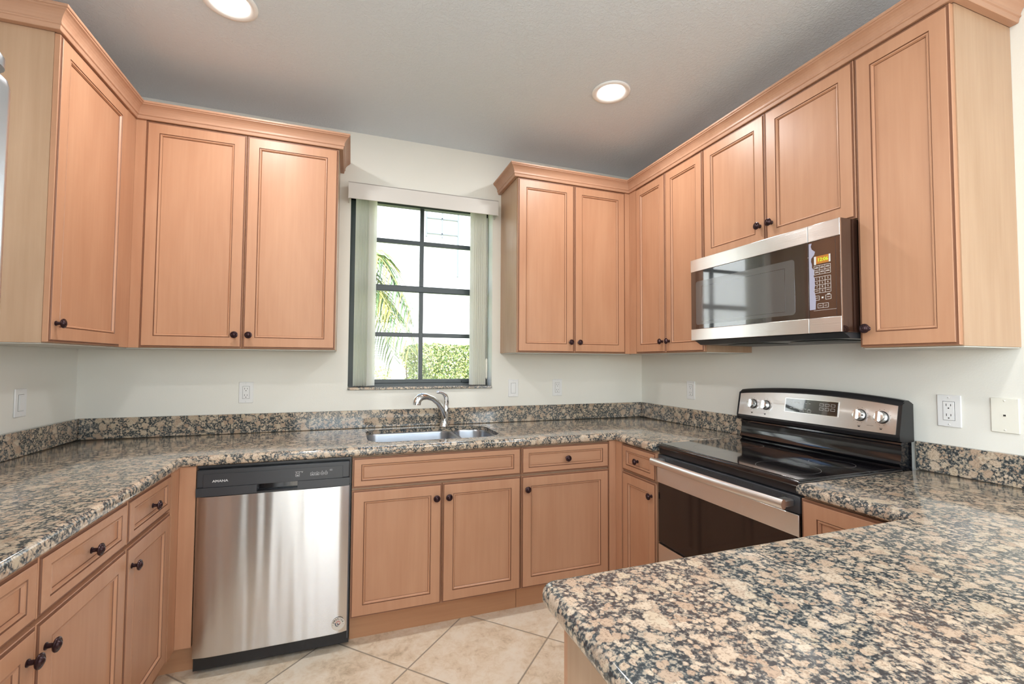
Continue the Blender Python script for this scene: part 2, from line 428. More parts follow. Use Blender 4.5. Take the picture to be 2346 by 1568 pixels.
b = MB(); b.box(W, -3.8, 0, W+.2, .2, H, 'wall'); b.box(W, YB, 0, W+.2, -5.7, H, 'wall'); b.box(W, -5.7, 0, W+.2, -3.8, .8, 'wall'); b.box(W, -5.7, 2.3, W+.2, -3.8, H, 'wall')
struct('wall_right', b)
b = MB()
for y in (-5.7, -4.78, -3.85): b.box(W+.08, y, .8, W+.14, y+.05, 2.3, 'winframe')
for z in (.8, 1.52, 2.25): b.box(W+.08, -5.7, z, W+.14, -3.8, z+.05, 'winframe')
d = struct('added_window_right', b)  # unseen window added on the right to balance the fill light
part('pane', MB().box(W+.109, -5.68, .82, W+.115, -3.82, 2.28, 'glass'), d)
OX0, OX1, OZ0, OZ1 = 1.272, 2.168, 1.140, 2.365
b = MB(); b.box(0, 0, 0, OX0, .2, H, 'wall'); b.box(OX1, 0, 0, W, .2, H, 'wall')
b.box(OX0, 0, 0, OX1, .2, OZ0, 'wall'); b.box(OX0, 0, OZ1, OX1, .2, H, 'wall'); struct('wall_window', b)
b = MB(); b.box(-.2, YB-.2, 0, .4, YB, H, 'wall'); b.box(3.0, YB-.2, 0, W+.2, YB, H, 'wall'); b.box(.4, YB-.2, 2.16, 3.0, YB, H, 'wall')
struct('wall_rear', b)
# unseen sliding glass door, added in the rear wall for fill light
b = MB()
for x in (.4, 1.68, 2.94): b.box(x, YB-.14, 0, x+.06, YB-.06, 2.16, 'winframe')
b.box(.4, YB-.14, 2.1, 3.0, YB-.06, 2.16, 'winframe'); b.box(.4, YB-.14, 0, 3.0, YB-.06, .06, 'winframe')
d = struct('added_door', b)
part('pane', MB().box(.45, YB-.105, .05, 2.95, YB-.099, 2.11, 'glass'), d)

# kitchen window: two columns by four rows, meeting rail at mid height
b = MB(); y0, y1 = .118, .165; m = 'winframe'
b.box(OX0, y0, 1.156, OX0+.034, y1, OZ1, m); b.box(OX1-.034, y0, 1.156, OX1, y1, OZ1, m)
b.box(OX0, y0, 2.325, OX1, y1, OZ1, m); b.box(OX0, y0-.004, 1.156, OX1, y1, 1.172, m)
win = struct('window_1', b)
b = MB(); b.box(OX0+.03, y0+.004, 1.172, OX1-.03, y0+.03, 1.197, m, .003); b.box(OX0+.03, y0+.002, 1.766, OX1-.03, y0+.034, 1.806, m, .004)
b.box(OX0+.03, y0+.006, 1.19, OX0+.048, y0+.03, 1.79, m); b.box(OX1-.048, y0+.006, 1.19, OX1-.03, y0+.03, 1.79, m)
b.box(1.99, y0-.006, 1.176, 2.05, y0+.006, 1.186, m, .002)
part('lower_sash', b, win)
b = MB(); b.box(1.705, y0+.008, 1.19, 1.731, y0+.036, 2.33, m, .002)
for z in (1.472, 2.080): b.box(OX0+.03, y0+.010, z, OX1-.03, y0+.034, z+.027, m, .002)
part('muntin', b, win)
part('pane', MB().box(OX0+.03, y0+.018, 1.19, OX1-.03, y0+.023, 2.33, 'glass'), win)
b = MB(); b.box(OX0+.001, -.014, 1.1405, OX1-.001, .118, 1.156, 'granite', .003)
solo('window_sill', b, 'thin brown granite sill along the bottom of the kitchen window', 'window sill', loc=(1.72, 0, 1.1405))

# ------------------------------------------------------------------ recessed ceiling lights
clabels = ['recessed round ceiling light cut by the top of the photo, above the left cabinets',
           'recessed round ceiling light above the window side of the room, nearer the microwave',
           'recessed round ceiling light behind the peninsula end, on the fridge side',
           'recessed round ceiling light directly above the granite peninsula',
           'added fill light on the unseen rear room ceiling, left side', 'added fill light on the unseen rear room ceiling, right side']  # the rear-room pair is added as interior fill
for (x, y), lb, cw in zip(CANS, clabels, CAN_W):
    t = thing('ceiling_light', (x, y, H), lb, 'ceiling light', 'recessed ceiling lights')
    F = fr('-z', H)
    part('trim_ring', MB().rings([[F(x+r*math.cos(a), y+r*math.sin(a), d) for a in [2*PI*k/40 for k in range(40)]] for r, d in ((.098, 0.0003), (.097, .005), (.085, .008), (.068, .003), (.066, .0008))], 'trimwhite', True, True), t)
    part('diffuser', MB().lathe([(.0655, .0012), (.0655, .004), (.05, .0065), (.02, .0075)], F, x, y, 'bulb', 32), t)
    L = bpy.data.lights.new('can', 'AREA'); L.shape = 'DISK'; L.size = .12; L.energy = cw; L.color = (1, .985, .965)
    lo = bpy.data.objects.new('can_lamp', L); COL.objects.link(lo); lo.parent = t; lo.location = (0, 0, -.012)

# ------------------------------------------------------------------ cabinets
def knob_mesh():
    b = MB(); F = lambda a, b_, d: (a, b_, d)
    prof = [(.0085, 0), (.0085, .002), (.0058, .004), (.0052, .013), (.0085, .016), (.0155, .0185), (.0168, .021), (.0162, .0235), (.0135, .0248), (.0130, .0242), (.0118, .0242), (.0095, .0272), (.0088, .0266), (.0078, .0266), (.0055, .0292), (.002, .0302)]
    b.lathe(prof, F, 0, 0, 'bronze', 24)
    bmesh.ops.recalc_face_normals(b.bm, faces=b.bm.faces)
    me = bpy.data.meshes.new('knob'); b.bm.to_mesh(me); b.bm.free(); me.materials.append(M['bronze']); me.set_sharp_from_angle(angle=.6); return me
KNOB = knob_mesh()
ROT = {'-y': (PI/2, 0, 0), '+x': (PI/2, 0, PI/2), '-x': (PI/2, 0, -PI/2), '+y': (PI/2, 0, PI)}
def knob(F, facing, a, b, d, parent):
    o = bpy.data.objects.new('knob', KNOB); COL.objects.link(o); o.parent = parent
    p = Vector(F(a, b, d)); o.location = p-WL[parent.name]; o.rotation_euler = ROT[facing]; WL[o.name] = p
    return o
def panel_front(name, facing, plane, lo, hi, z0, z1, parent, st=.055, sh=None, kn=None, thick=.02, horiz=False):
    """frame-and-panel front. plane: back of the front; kn: (coord, z) of the knob"""
    F = fr(facing, plane); a0, a1 = lohi(facing, lo, hi); sh = sh or st
    w = 'woodh' if horiz else 'wood'
    rg = [(0, 0, w), (0, thick-.0055, w), (.0015, thick-.004, w), (.0065, thick-.004, 'glaze'), (.0078, thick-.0008, 'glaze'), (.0095, thick, w),
          ('s', 0, thick, w), ('s', .0016, thick-.0030, 'glaze'), ('s', .0030, thick-.0030, 'glaze'), ('s', .0045, thick-.0004, w), ('s', .0080, thick-.0010, w),
          ('s', .0115, thick-.0062, w), ('s', .0125, thick-.0085, 'glaze'), ('s', .0140, thick-.0085, w)]
    loops = []; ms = []
    for r in rg:
        if r[0] == 's': ia, ib, d, m_ = st-.0030+r[1], sh-.0030+r[1], r[2], r[3]
        else: ia = ib = r[0]; d = r[1]; m_ = r[2]
        loops.append([F(a0+ia, z0+ib, d), F(a1-ia, z0+ib, d), F(a1-ia, z1-ib, d), F(a0+ia, z1-ib, d)]); ms.append(m_)
    b = MB(); b.rings(loops, w, True, True, False, mats=ms[1:])
    o = part(name, b, parent)
    if kn: knob(F, facing, kn[0] if facing in ('-y', '+x') else -kn[0], kn[1], thick, o)
    return o
D = 'door'
UB, UT = 1.370, 2.440
def uknob(edge_z=1.372): return edge_z+.065
# --- left wall upper cabinet
t = thing('wall_cabinet', (.15, -.62, UB), 'maple wall cabinet with one door on the left wall above the light switch', 'cabinet', 'maple wall cabinets')
b = MB(); b.box(.001, -.907, UB, .308, -.001, UT, 'side'); part('carcass', b, t)
panel_front(D, '+x', .309, -.906, -.409, 1.373, 2.437, t, kn=(-.874, 1.438))
part('filler', MB().box(.3085, -.4075, 1.3705, .324, -.3095, UT, 'wood'), t)
part('underside', MB().box(.004, -.90, UB-.004, .305, -.004, UB-.0005, 'inside'), t)
# --- back wall, left of window
t = thing('wall_cabinet', (.78, -.15, UB), 'wide two-door maple wall cabinet to the left of the window', 'cabinet', 'maple wall cabinets')
part('carcass', MB().box(.3095, -.308, UB, 1.208, -.001, UT, 'side'), t)
panel_front(D, '-y', -.309, .366, .780, 1.373, 2.437, t, kn=(.751, 1.438)); panel_front(D, '-y', -.309, .783, 1.207, 1.373, 2.437, t, kn=(.812, 1.438))
part('filler', MB().box(.3245, -.3225, 1.3705, .3645, -.309, UT, 'wood'), t)
part('underside', MB().box(.312, -.305, UB-.004, 1.205, -.004, UB-.0005, 'inside'), t)
# --- back wall, right of window
t = thing('wall_cabinet', (2.6, -.15, UB), 'narrow two-door maple wall cabinet to the right of the window', 'cabinet', 'maple wall cabinets')
part('carcass', MB().box(2.2255, -.308, UB, W-.310, -.001, UT, 'side'), t)
panel_front(D, '-y', -.309, 2.228, 2.607, 1.373, 2.437, t, kn=(2.579, 1.438)); panel_front(D, '-y', -.309, 2.610, 2.984, 1.373, 2.437, t, kn=(2.640, 1.438))
part('filler', MB().box(2.9855, -.3225, 1.3705, 3.0195, -.309, UT, 'wood'), t)
part('underside', MB().box(2.229, -.305, UB-.004, 3.03, -.004, UB-.0005, 'inside'), t)
# --- right wall uppers
XR = W-.309
t = thing('wall_cabinet', (W-.15, -.5, UB), 'two-door maple wall cabinet in the right corner, between the corner and the microwave', 'cabinet', 'maple wall cabinets')
part('carcass', MB().box(W-.3085, -.992, UB, W-.001, -.001, UT, 'side'), t)
panel_front(D, '-x', XR, -.688, -.399, 1.373, 2.437, t, kn=(-.660, 1.438), st=.050, sh=.055); panel_front(D, '-x', XR, -.991, -.691, 1.373, 2.437, t, kn=(-.720, 1.438), st=.050, sh=.055)
part('filler', MB().box(3.020, -.3975, 1.3705, XR, -.3095, UT, 'wood'), t)
part('underside', MB().box(W-.305, -.988, UB-.004, W-.004, -.312, UB-.0005, 'inside'), t)
t = thing('wall_cabinet', (W-.15, -1.37, 1.844), 'short two-door maple wall cabinet directly above the microwave', 'cabinet', 'maple wall cabinets')
part('carcass', MB().box(W-.3085, -1.7545, 1.844, W-.001, -.9935, UT, 'side'), t)
panel_front(D, '-x', XR, -1.372, -.9975, 1.847, 2.437, t, kn=(-1.344, 1.931)); panel_front(D, '-x', XR, -1.753, -1.375, 1.847, 2.437, t, kn=(-1.404, 1.931))
t = thing('wall_cabinet', (W-.15, -1.9, UB), 'tall single-door maple wall cabinet at the right end, beyond the microwave', 'cabinet', 'maple wall cabinets')
part('carcass', MB().box(W-.3085, -2.043, UB, W-.001, -1.756, UT, 'side'), t)
panel_front(D, '-x', XR, -2.040, -1.758, 1.373, 2.437, t, kn=(-1.787, 1.438))
part('underside', MB().box(W-.305, -2.04, UB-.004, W-.004, -1.76, UB-.0005, 'inside'), t)
# --- crown mouldings
CP = [(0, 2.4405), (.0015, 2.4405), (.004, 2.4425), (.0075, 2.455), (.013, 2.4575), (.0145, 2.4600), (.0145, 2.4625), (.0125, 2.464), (.013, 2.468),
      (.0165, 2.474), (.023, 2.482), (.032, 2.4895), (.0425, 2.4955), (.0505, 2.4985), (.0525, 2.500), (.0525, 2.5025), (.0585, 2.5045), (.0605, 2.507), (.0605, 2.5145), (0, 2.5145)]
f0 = .312
CP = [(0, 2.4405)]+[(.019+o*(.037/.0605), z-.001*(z > 2.51)) for o, z in CP[1:-1]]+[(0, 2.5135)]
b = MB(); sweep(b, [(1.209, -.002), (1.209, -f0), (f0, -f0), (f0, -.908), (.002, -.908)][::-1], [(-o, z) for o, z in CP][::-1], 'crown')
b.box(.003, -.90, 2.4405, f0-.002, -.003, 2.452, 'crown'); b.box(f0-.002, -f0+.002, 2.4405, 1.205, -.003, 2.452, 'crown')
solo('crown_molding', b, 'stepped maple crown moulding on top of the cabinets left of the window', 'crown moulding', 'maple crown mouldings', (.33, -.33, 2.44))
b = MB(); sweep(b, [(2.2245, -.002), (2.2245, -f0), (W-f0, -f0), (W-f0, -2.044), (W-.002, -2.044)], [(-o, z) for o, z in CP][::-1], 'crown')
b.box(2.23, -f0+.002, 2.4405, W-.003, -.003, 2.452, 'crown'); b.box(W-f0+.002, -2.04, 2.4405, W-.003, -f0+.002, 2.452, 'crown')
solo('crown_molding', b, 'long stepped maple crown moulding running from right of the window to above the microwave', 'crown moulding', 'maple crown mouldings', (3.01, -.33, 2.44))

# --- base cabinets
BT = .8705; ZC = .125; BD0, BD1, DR0, DR1 = .132, .711, .723, .862
yF = -.610; G2 = 'maple base cabinets'
t = thing('base_cabinet', (.35, -.35, 0), 'blind corner maple base cabinet with plain fillers left of the dishwasher', 'cabinet', G2)
b = MB(); b.prism([(.001, -.001, ZC), (.001, -.7085, ZC), (.609, -.7085, ZC), (.609, -.609, ZC), (.6885, -.609, ZC), (.6885, -.001, ZC)], (0, 0, BT-ZC), 'side'); part('carcass', b, t)
part('filler', MB().box(.6305, -.630, ZC+.006, .6885, -.6095, BT-.001, 'wood'), t); part('filler', MB().box(.6095, -.7075, ZC+.006, .630, -.6305, BT-.001, 'wood'), t)
b = MB(); b.prism([(.001, -.001, 0), (.001, -.7085, 0), (.555, -.7085, 0), (.555, -.555, 0), (.6885, -.555, 0), (.6885, -.001, 0)], (0, 0, ZC-.001), 'toe'); part('toe_kick', b, t)
# left run
def base(lo, hi, facing, plane, fronts, lab, wall, hollow=False, toed=.055, g=G2):
    """box from wall plane to front plane; fronts: list of (name, lo, hi, z0, z1, knob)"""
    c = ((lo+hi)/2)
    if facing == '-y': loc = (c, (plane+wall)/2, 0); bx = lambda p, q, z0, z1, m, B: B.box(lo+.0005, p, z0, hi-.0005, q, z1, m)
    else: loc = ((plane+wall)/2, c, 0); bx = lambda p, q, z0, z1, m, B: B.box(p, lo+.0005, z0, q, hi-.0005, z1, m)
    t = thing('base_cabinet', loc, lab, 'cabinet', g)
    s = 1 if plane > wall else -1
    b = MB()
    if hollow:
        b.box(lo+.0005, plane, ZC, lo+.018, wall-.001, BT, 'side'); b.box(hi-.018, plane, ZC, hi-.0005, wall-.001, BT, 'side')
        b.box(lo+.018, plane, ZC, hi-.018, wall-.001, ZC+.016, 'side'); b.box(lo+.018, wall-.012, ZC+.016, hi-.018, wall-.001, BT, 'side')
        b.box(lo+.018, plane, .70, hi-.018, plane+.018, BT, 'side')
    else: bx(wall+s*.001, plane, ZC, BT, 'side', b)
    part('carcass', b, t)
    b = MB(); bx(wall+s*.001, plane-s*toed, 0, ZC-.001, 'toe', b); part('toe_kick', b, t)
    for nm, l, h, z0, z1, kn in fronts:
        dr = z1-z0 < .2
        panel_front(nm, facing, plane+(.0008 if plane > wall and facing != '-x' else -.0008), l, h, z0, z1, t, st=.042 if dr else .056, sh=.034 if dr else .056, kn=kn, horiz=dr)
    return t
base(-1.079, -.709, '+x', .609, [('drawer_front', -1.0775, -.7105, DR0, DR1, (-.893, .7925)), (D, -1.0775, -.7105, BD0, BD1, (-1.045, .645))],
     'one-drawer, one-door maple base cabinet on the left run, nearest the dishwasher', 0.)
base(-1.955, -1.080, '+x', .609, [('drawer_front', -1.515, -1.0815, DR0, DR1, (-1.298, .7925)), ('drawer_front', -1.9535, -1.518, DR0, DR1, (-1.735, .7925)),
     (D, -1.515, -1.0815, BD0, BD1, (-1.485, .645)), (D, -1.9535, -1.518, BD0, BD1, (-1.548, .645))],
     'wide maple base cabinet with two drawers and two doors beside the refrigerator', 0.)
base(1.302, 2.1405, '-y', yF, [('drawer_front', 1.3035, 2.1385, DR0, DR1, None), (D, 1.3035, 1.7225, BD0, BD1, (1.694, .645)), (D, 1.7255, 2.1385, BD0, BD1, (1.755, .645))],
     'maple sink base cabinet with a knobless false front over two doors, right of the dishwasher', 0., hollow=True)
base(2.1415, 2.671, '-y', yF, [('drawer_front', 2.143, 2.6695, DR0, DR1, (2.406, .7925)), (D, 2.143, 2.6695, BD0, BD1, (2.172, .645))],
     'maple base cabinet with one drawer and one door, right of the sink cabinet', 0.)
XF = W-.630
t = thing('base_cabinet', (3.0, -.35, 0), 'blind corner maple base cabinet with plain fillers left of the range', 'cabinet', G2)
b = MB(); b.prism([(2.672, -.001, ZC), (2.672, -.609, ZC), (W-.609, -.609, ZC), (W-.609, -.6885, ZC), (W-.001, -.6885, ZC), (W-.001, -.001, ZC)], (0, 0, BT-ZC), 'side'); part('carcass', b, t)
part('filler', MB().box(2.672, -.630, ZC+.006, XF-.0005, -.6095, BT-.001, 'wood'), t); part('filler', MB().box(XF, -.6885, ZC+.006, W-.6095, -.6305, BT-.001, 'wood'), t)
b = MB(); b.prism([(2.672, -.001, 0), (2.672, -.555, 0), (W-.555, -.555, 0), (W-.555, -.6885, 0), (W-.001, -.6885, 0), (W-.001, -.001, 0)], (0, 0, ZC-.001), 'toe'); part('toe_kick', b, t)
base(-.984, -.690, '-x', W-.609, [('drawer_front', -.9825, -.6915, DR0, DR1, (-.838, .7925)), (D, -.9825, -.6915, BD0, BD1, (-.953, .645))],
     'narrow maple base cabinet with one drawer and one door, left of the range', W)
base(-2.107, -1.751, '-x', W-.609, [(D, -2.105, -1.7525, BD0, DR1, None)],
     'maple base cabinet with a full-height door between the range and the peninsula', W)
# peninsula
PX0, PY0 = 1.6177, -2.0855
t = thing('peninsula_cabinet', (2.5, -2.45, 0), 'maple peninsula base with a plain end panel under the granite in the foreground', 'cabinet')
part('carcass', MB().box(1.668, -2.79, ZC, W-.001, -2.131, BT, 'side'), t)
part('end_panel', MB().box(1.656, -2.80, .0, 1.6675, -2.131, BT, 'side'), t)
part('toe_kick', MB().box(1.668, -2.79, 0, W-.001, -2.19, ZC-.001, 'toe'), t)
for i in range(2):
    l = 1.657+i*.525; h = l+.5225
    panel_front('drawer_front', '+y', -2.1305, l, h, DR0, DR1, t, st=.042, sh=.034, kn=((l+h)/2, .7925), horiz=True)
    panel_front(D, '+y', -2.1305, l, h, BD0, BD1, t, kn=(h-.03 if i else l+.03, .645))

# ------------------------------------------------------------------ countertops
CT, CB, C = .9140, .8712, .648
hole = rrect(1.368, -.545, 2.078, -.112, (.10, .12, .11, .08), 8)
hole_cw = hole[::-1]
out = [(.002, -.002), (.002, -1.955), (C, -1.955), (C, -C), (W-C, -C), (W-C, -.9845), (W-.002, -.9845), (W-.002, -.002)]
ctp = thing('countertop', (1.6, -.3, CB), 'U-shaped brown granite countertop with the sink, running under the window along three walls', 'countertop')
b = MB(); slab(b, out, CB, CT, .015, 'granite', hole_cw); part('slab', b, ctp, sm=50)
S0, S1 = CT+.0005, 1.0190
for x0, x1 in ((.0225, .6175), (.6185, 2.5855), (2.5865, W-.0225)):
    part('backsplash', MB().box(x0, -.021, S0, x1, -.0015, S1, 'granite', .002), ctp)
part('backsplash', MB().box(.0015, -1.953, S0, .021, -.0015, S1, 'granite', .002), ctp)
part('backsplash', MB().box(W-.021, -.984, S0, W-.0015, -.0015, S1, 'granite', .002), ctp)
cr = .028
out2 = [(W-.002, -1.750), (W-C, -1.750), (W-C, PY0)]+arc(PX0+cr, PY0-cr, cr, 90, 180, 8)+[(PX0, -3.05), (W-.002, -3.05)]
# this loop runs counter-clockwise seen from above
ctp2 = thing('countertop', (2.5, -2.5, CB), 'large brown granite peninsula countertop with a rounded corner in the foreground', 'countertop')
b = MB(); slab(b, out2, CB, CT, .0185, 'granite'); part('slab', b, ctp2, sm=50)
part('backsplash', MB().box(W-.021, -3.04, S0, W-.0015, -1.751, S1, 'granite', .002), ctp2)

# ------------------------------------------------------------------ sink and faucet
t = thing('kitchen_sink', (1.72, -.33, .69), 'undermount stainless steel double-bowl sink below the window', 'sink')
def bowl(x0, y0, x1, y1, rs, zb, nm):
    o = rrect(x0, y0, x1, y1, rs, 8); c = ((x0+x1)/2, (y0+y1)/2); zt = .8915
    L = []
    for ins, z in ((-.0014, zt-.002), (-.0014, zt), (0, zt), (.003, zt-.004), (.005, zt-.012), (.008, zb+.04), (.014, zb+.015), (.03, zb+.003), (.06, zb)):
        L.append([(x, y, z) for x, y in offset_poly(o, ins)])
    b = MB(); b.rings(L, 'sinksteel', False, True); 
    p = part(nm, b, t, sm=60)
    b = MB(); F = fr('+z', zb); b.lathe([(.045, .0005), (.043, .003), (.03, .001), (.028, .0005), (.01, .002)], F, c[0], c[1]+.03, 'chrome', 24); part('drain', b, p)
bowl(1.3705, -.5425, 1.850, -.1145, (.098, .06, .06, .078), .700, 'bowl')
bowl(1.873, -.5425, 2.0755, -.1145, (.06, .118, .108, .06), .745, 'bowl')
part('divider', MB().box(1.8515, -.50, .8855, 1.8715, -.15, .8905, 'sinksteel', .002), t)
t = thing('faucet', (1.838, -.072, CT), 'chrome single-handle pull-out kitchen faucet behind the sink', 'faucet')
b = MB(); b.tube([(1.838, -.072, .9142), (1.838, -.072, .919), (1.839, -.072, .924), (1.841, -.073, .95), (1.845, -.074, 1.0), (1.848, -.074, 1.03), (1.849, -.074, 1.042)],
                 [.028, .027, .0245, .0225, .0215, .0215, .018], 'chrome', 24); part('body', b, t, sm=50)
b = MB(); b.tube([(1.843, -.076, .945), (1.834, -.09, .985), (1.812, -.125, 1.03), (1.782, -.16, 1.067), (1.745, -.19, 1.094), (1.712, -.212, 1.106)],
                 [.010, .0175, .0165, .015, .0145, .0155], 'chrome', 20); sp = part('spout', b, t, sm=50)
b = MB(); b.tube([(1.7125, -.2115, 1.106), (1.700, -.218, 1.109), (1.682, -.227, 1.110), (1.664, -.234, 1.104), (1.652, -.2385, 1.091), (1.647, -.240, 1.075), (1.646, -.2405, 1.064)],
                 [.0158, .0185, .0205, .0225, .0235, .024, .023], 'chrome', 20); part('spray_head', b, t, sm=50)
b = MB(); b.tube([(1.849, -.074, 1.043), (1.851, -.074, 1.062), (1.850, -.076, 1.085), (1.843, -.080, 1.102), (1.829, -.086, 1.115), (1.812, -.093, 1.1225), (1.795, -.099, 1.125), (1.783, -.103, 1.1235)],
                 [.0175, .0178, .0165, .0135, .0095, .0085, .0088, .005], 'chrome', 18); part('handle', b, t, sm=50)

# ------------------------------------------------------------------ dishwasher
t = thing('dishwasher', (.995, -.33, 0), 'stainless steel dishwasher with black control panel between the corner and the sink cabinet', 'dishwasher')
X0, X1 = .6935, 1.2905; F = fr('-y', -.610)
part('tub', MB().box(.692, -.609, .02, 1.2995, -.03, .858, 'black'), t)
# gently bowed steel door
b = MB(); nx = 28; zs = [.083, .086]+[.1+i*.0535 for i in range(12)]+[.737, .741, .7425]; cols = []
for i in range(nx+1):
    u = i/nx; e = min(u, 1-u); bow = .034-.010*math.exp(-e/.035)-.0025*math.exp(-e/.15)
    cols.append((X0+(X1-X0)*u, bow))
loops = [[F(x, z, d-(.003 if z in (.083, .7425) else 0)) for x, d in cols] for z in zs]
vs = [[b.bm.verts.new(p) for p in L] for L in loops]; i_ = b.mi('steel')
for j in range(len(vs)-1):
    for q in range(nx): f = b.bm.faces.new((vs[j][q], vs[j][q+1], vs[j+1][q+1], vs[j+1][q])); f.smooth = True
bk = [[b.bm.verts.new(F(x, z, .002)) for x, d in (cols[0], cols[-1])] for z in (zs[0], zs[-1])]
b.bm.faces.new([bk[0][0], bk[0][1], bk[1][1], bk[1][0]])
b.bm.faces.new(vs[0]+[bk[0][1], bk[0][0]]); b.bm.faces.new(vs[-1]+[bk[1][1], bk[1][0]])
b.bm.faces.new([r[0] for r in vs]+[bk[1][0], bk[0][0]]); b.bm.faces.new([r[-1] for r in vs]+[bk[1][1], bk[0][1]])
door = part('door_panel', b, t, label='bowed brushed steel door', sm=40)
b = MB()
# control console with pocket handle
b.fbox(F, X0-.002, .915, .7435, .779, .001, .032, 'charcoal'); b.fbox(F, 1.075, X1+.001, .7435, .779, .001, .032, 'charcoal')
b.fbox(F, .915, 1.075, .7435, .779, .001, .006, 'blackgloss')
b.fbox(F, .915, 1.075, .7435, .749, .006, .030, 'black')
b.fbox(F, X0-.002, X1+.001, .779, .853, .001, .026, 'charcoal', .004)
cpn = part('control_panel', b, t, label='black control panel with pocket handle')
b = MB(); L = []
for ins, d in ((0, .026), (.006, .026), (.010, .0235), (.016, .0225)): L.append([F(a, z, d) for a, z in ((X0+.018+ins, .7795+ins*.2), (X1-.02-ins, .7795+ins*.2), (X1-.02-ins, .840-ins*.6), (X0+.018+ins, .840-ins*.6))])
b = MB(); b.fbox(F, X0+.022, X1-.028, .7792, .835, .0262, .0285, 'charcoal', .0015)
cp2 = part('console_face', b, cpn)
b = MB()
for k_ in range(14): b.fbox(F, X0+.055+k_*.0085, X0+.0605+k_*.0085, .8365, .8395, .0258, .0270, 'slot')
part('vent_slots', b, cpn)
text('AMANA', .0135, F, .778, .8045, .0287, 'legend', 'lettering', cp2, bold=.00022, sx=1.2)
b = MB()
def ring_rect(b, F, a0, a1, z0, z1, d, w, m):
    b.fbox(F, a0, a1, z0, z0+w, d, d+.0003, m); b.fbox(F, a0, a1, z1-w, z1, d, d+.0003, m)
    b.fbox(F, a0, a0+w, z0+w, z1-w, d, d+.0003, m); b.fbox(F, a1-w, a1, z0+w, z1-w, d, d+.0003, m)
ring_rect(b, F, 1.0660, 1.082, .7995, .812, .0287, .0009, 'legend'); b.fbox(F, 1.0695, 1.0785, .803, .8055, .0287, .029, 'legend')
b.fbox(F, 1.064, 1.096, .8195, .8205, .0287, .029, 'legend')
for a in (1.068, 1.079, 1.091): b.fbox(F, a, a+.003, .8155, .8175, .0287, .029, 'legend')
for a in (1.126, 1.146): ring_rect(b, F, a, a+.0165, .7995, .812, .0287, .0009, 'legend'); b.fbox(F, a+.004, a+.0125, .8035, .806, .0287, .029, 'legend'); b.fbox(F, a+.007, a+.0085, .8145, .8165, .0287, .029, 'legend')
for a in (1.175, 1.191):
    b.rings([[F(a+r*math.cos(q*PI/10), .806+r*math.sin(q*PI/10), .0290 if r in (.0062, .0071) else .0287) for q in range(20)] for r in (.0071, .0062)], 'legend', False, False)
    b.fbox(F, a-.003, a+.003, .805, .8068, .0287, .029, 'legend'); b.fbox(F, a-.001, a+.001, .8155, .8175, .0287, .029, 'legend')
b.fbox(F, 1.206, 1.218, .8205, .8215, .0287, .029, 'legend'); b.fbox(F, 1.206, 1.218, .8165, .8175, .0287, .029, 'legend')
part('button_legends', b, cp2)
b = MB(); b.box(.700, -.575, .004, 1.296, -.560, .083, 'black', .002); part('toe_panel', b, t)
b = MB(); b.lathe([(.0095, 0), (.0095, .002), (.006, .003), (.005, .0015)], fr('-y', -.575), 1.280, .066, 'slot', 18); part('screw', b, t)
part('gasket', MB().box(1.2912, -.628, .05, 1.2945, -.6095, .742, 'rubber'), t)
part('top_strip', MB().box(.692, -.622, .8605, 1.2995, -.595, .868, 'charcoal'), t, label='dark grey mounting strip')
# round sticker
sF = fr('-y', -.6438); sa, sz = 1.2540, .1285
b = MB(); b.lathe([(.0285, -.0003), (.0285, .0003), (.0275, .00045)], sF, sa, sz, 'sticker', 36); st = part('sticker', b, door, label='small round badge reading AMERICA around a blue and red emblem')
b = MB(); b.mi('legenddark')
for k_, ch in enumerate('AMERICA'):
    th = math.radians(158-k_*22.5); r_ = .0212
    q = text(ch, .0092, sF, sa+r_*math.cos(th), sz+r_*math.sin(th), .0006, 'legenddark', '', None, rot=th-PI/2, bold=.0003)
    me = bpy.data.meshes.new('x'); q.bm.to_mesh(me); q.bm.free(); b.bm.from_mesh(me); bpy.data.meshes.remove(me)
for th in (188, -8): b.fbox(sF, sa+.022*math.cos(math.radians(th))-.001, sa+.022*math.cos(math.radians(th))+.001, sz+.022*math.sin(math.radians(th))-.001, sz+.022*math.sin(math.radians(th))+.001, .0005, .0008, 'legenddark')
for th in range(205, 340, 9): b.fbox(sF, sa+.021*math.cos(math.radians(th))-.0009, sa+.021*math.cos(math.radians(th))+.0009, sz+.021*math.sin(math.radians(th))-.0012, sz+.021*math.sin(math.radians(th))+.0012, .0005, .0008, 'legend')
c3 = part('lettering', b, door)
b = MB()
def swoosh(b, pts, w, m):
    for (p, q) in zip(pts[:-1], pts[1:]):
        p_, q_ = Vector(p), Vector(q); nn = (q_-p_).normalized(); nn = Vector((-nn.y, nn.x))*w/2
        b.prism([sF(sa+v.x, sz+v.y, .0005) for v in (p_-nn, q_-nn, q_+nn, p_+nn)], Vector((0, -.0004, 0)), m)
cv = lambda x0, y0, x1, y1, k: [(x0+(x1-x0)*i/6, y0+(y1-y0)*i/6+k*math.sin(PI*i/6)) for i in range(7)]
swoosh(b, cv(-.009, .0035, .009, .0085, .0035), .0022, 'red'); swoosh(b, cv(-.010, .0095, .004, .0130, .002), .0012, 'red'); swoosh(b, cv(.003, -.0035, .0105, .0035, .0008), .0026, 'red')
swoosh(b, cv(-.0125, .0055, -.0055, -.0085, -.005), .0035, 'navy'); swoosh(b, cv(-.0055, -.0085, .001, -.0065, -.002), .003, 'navy'); swoosh(b, cv(-.005, .002, .006, -.004, -.0015), .0035, 'navy')
part('emblem', b, door)

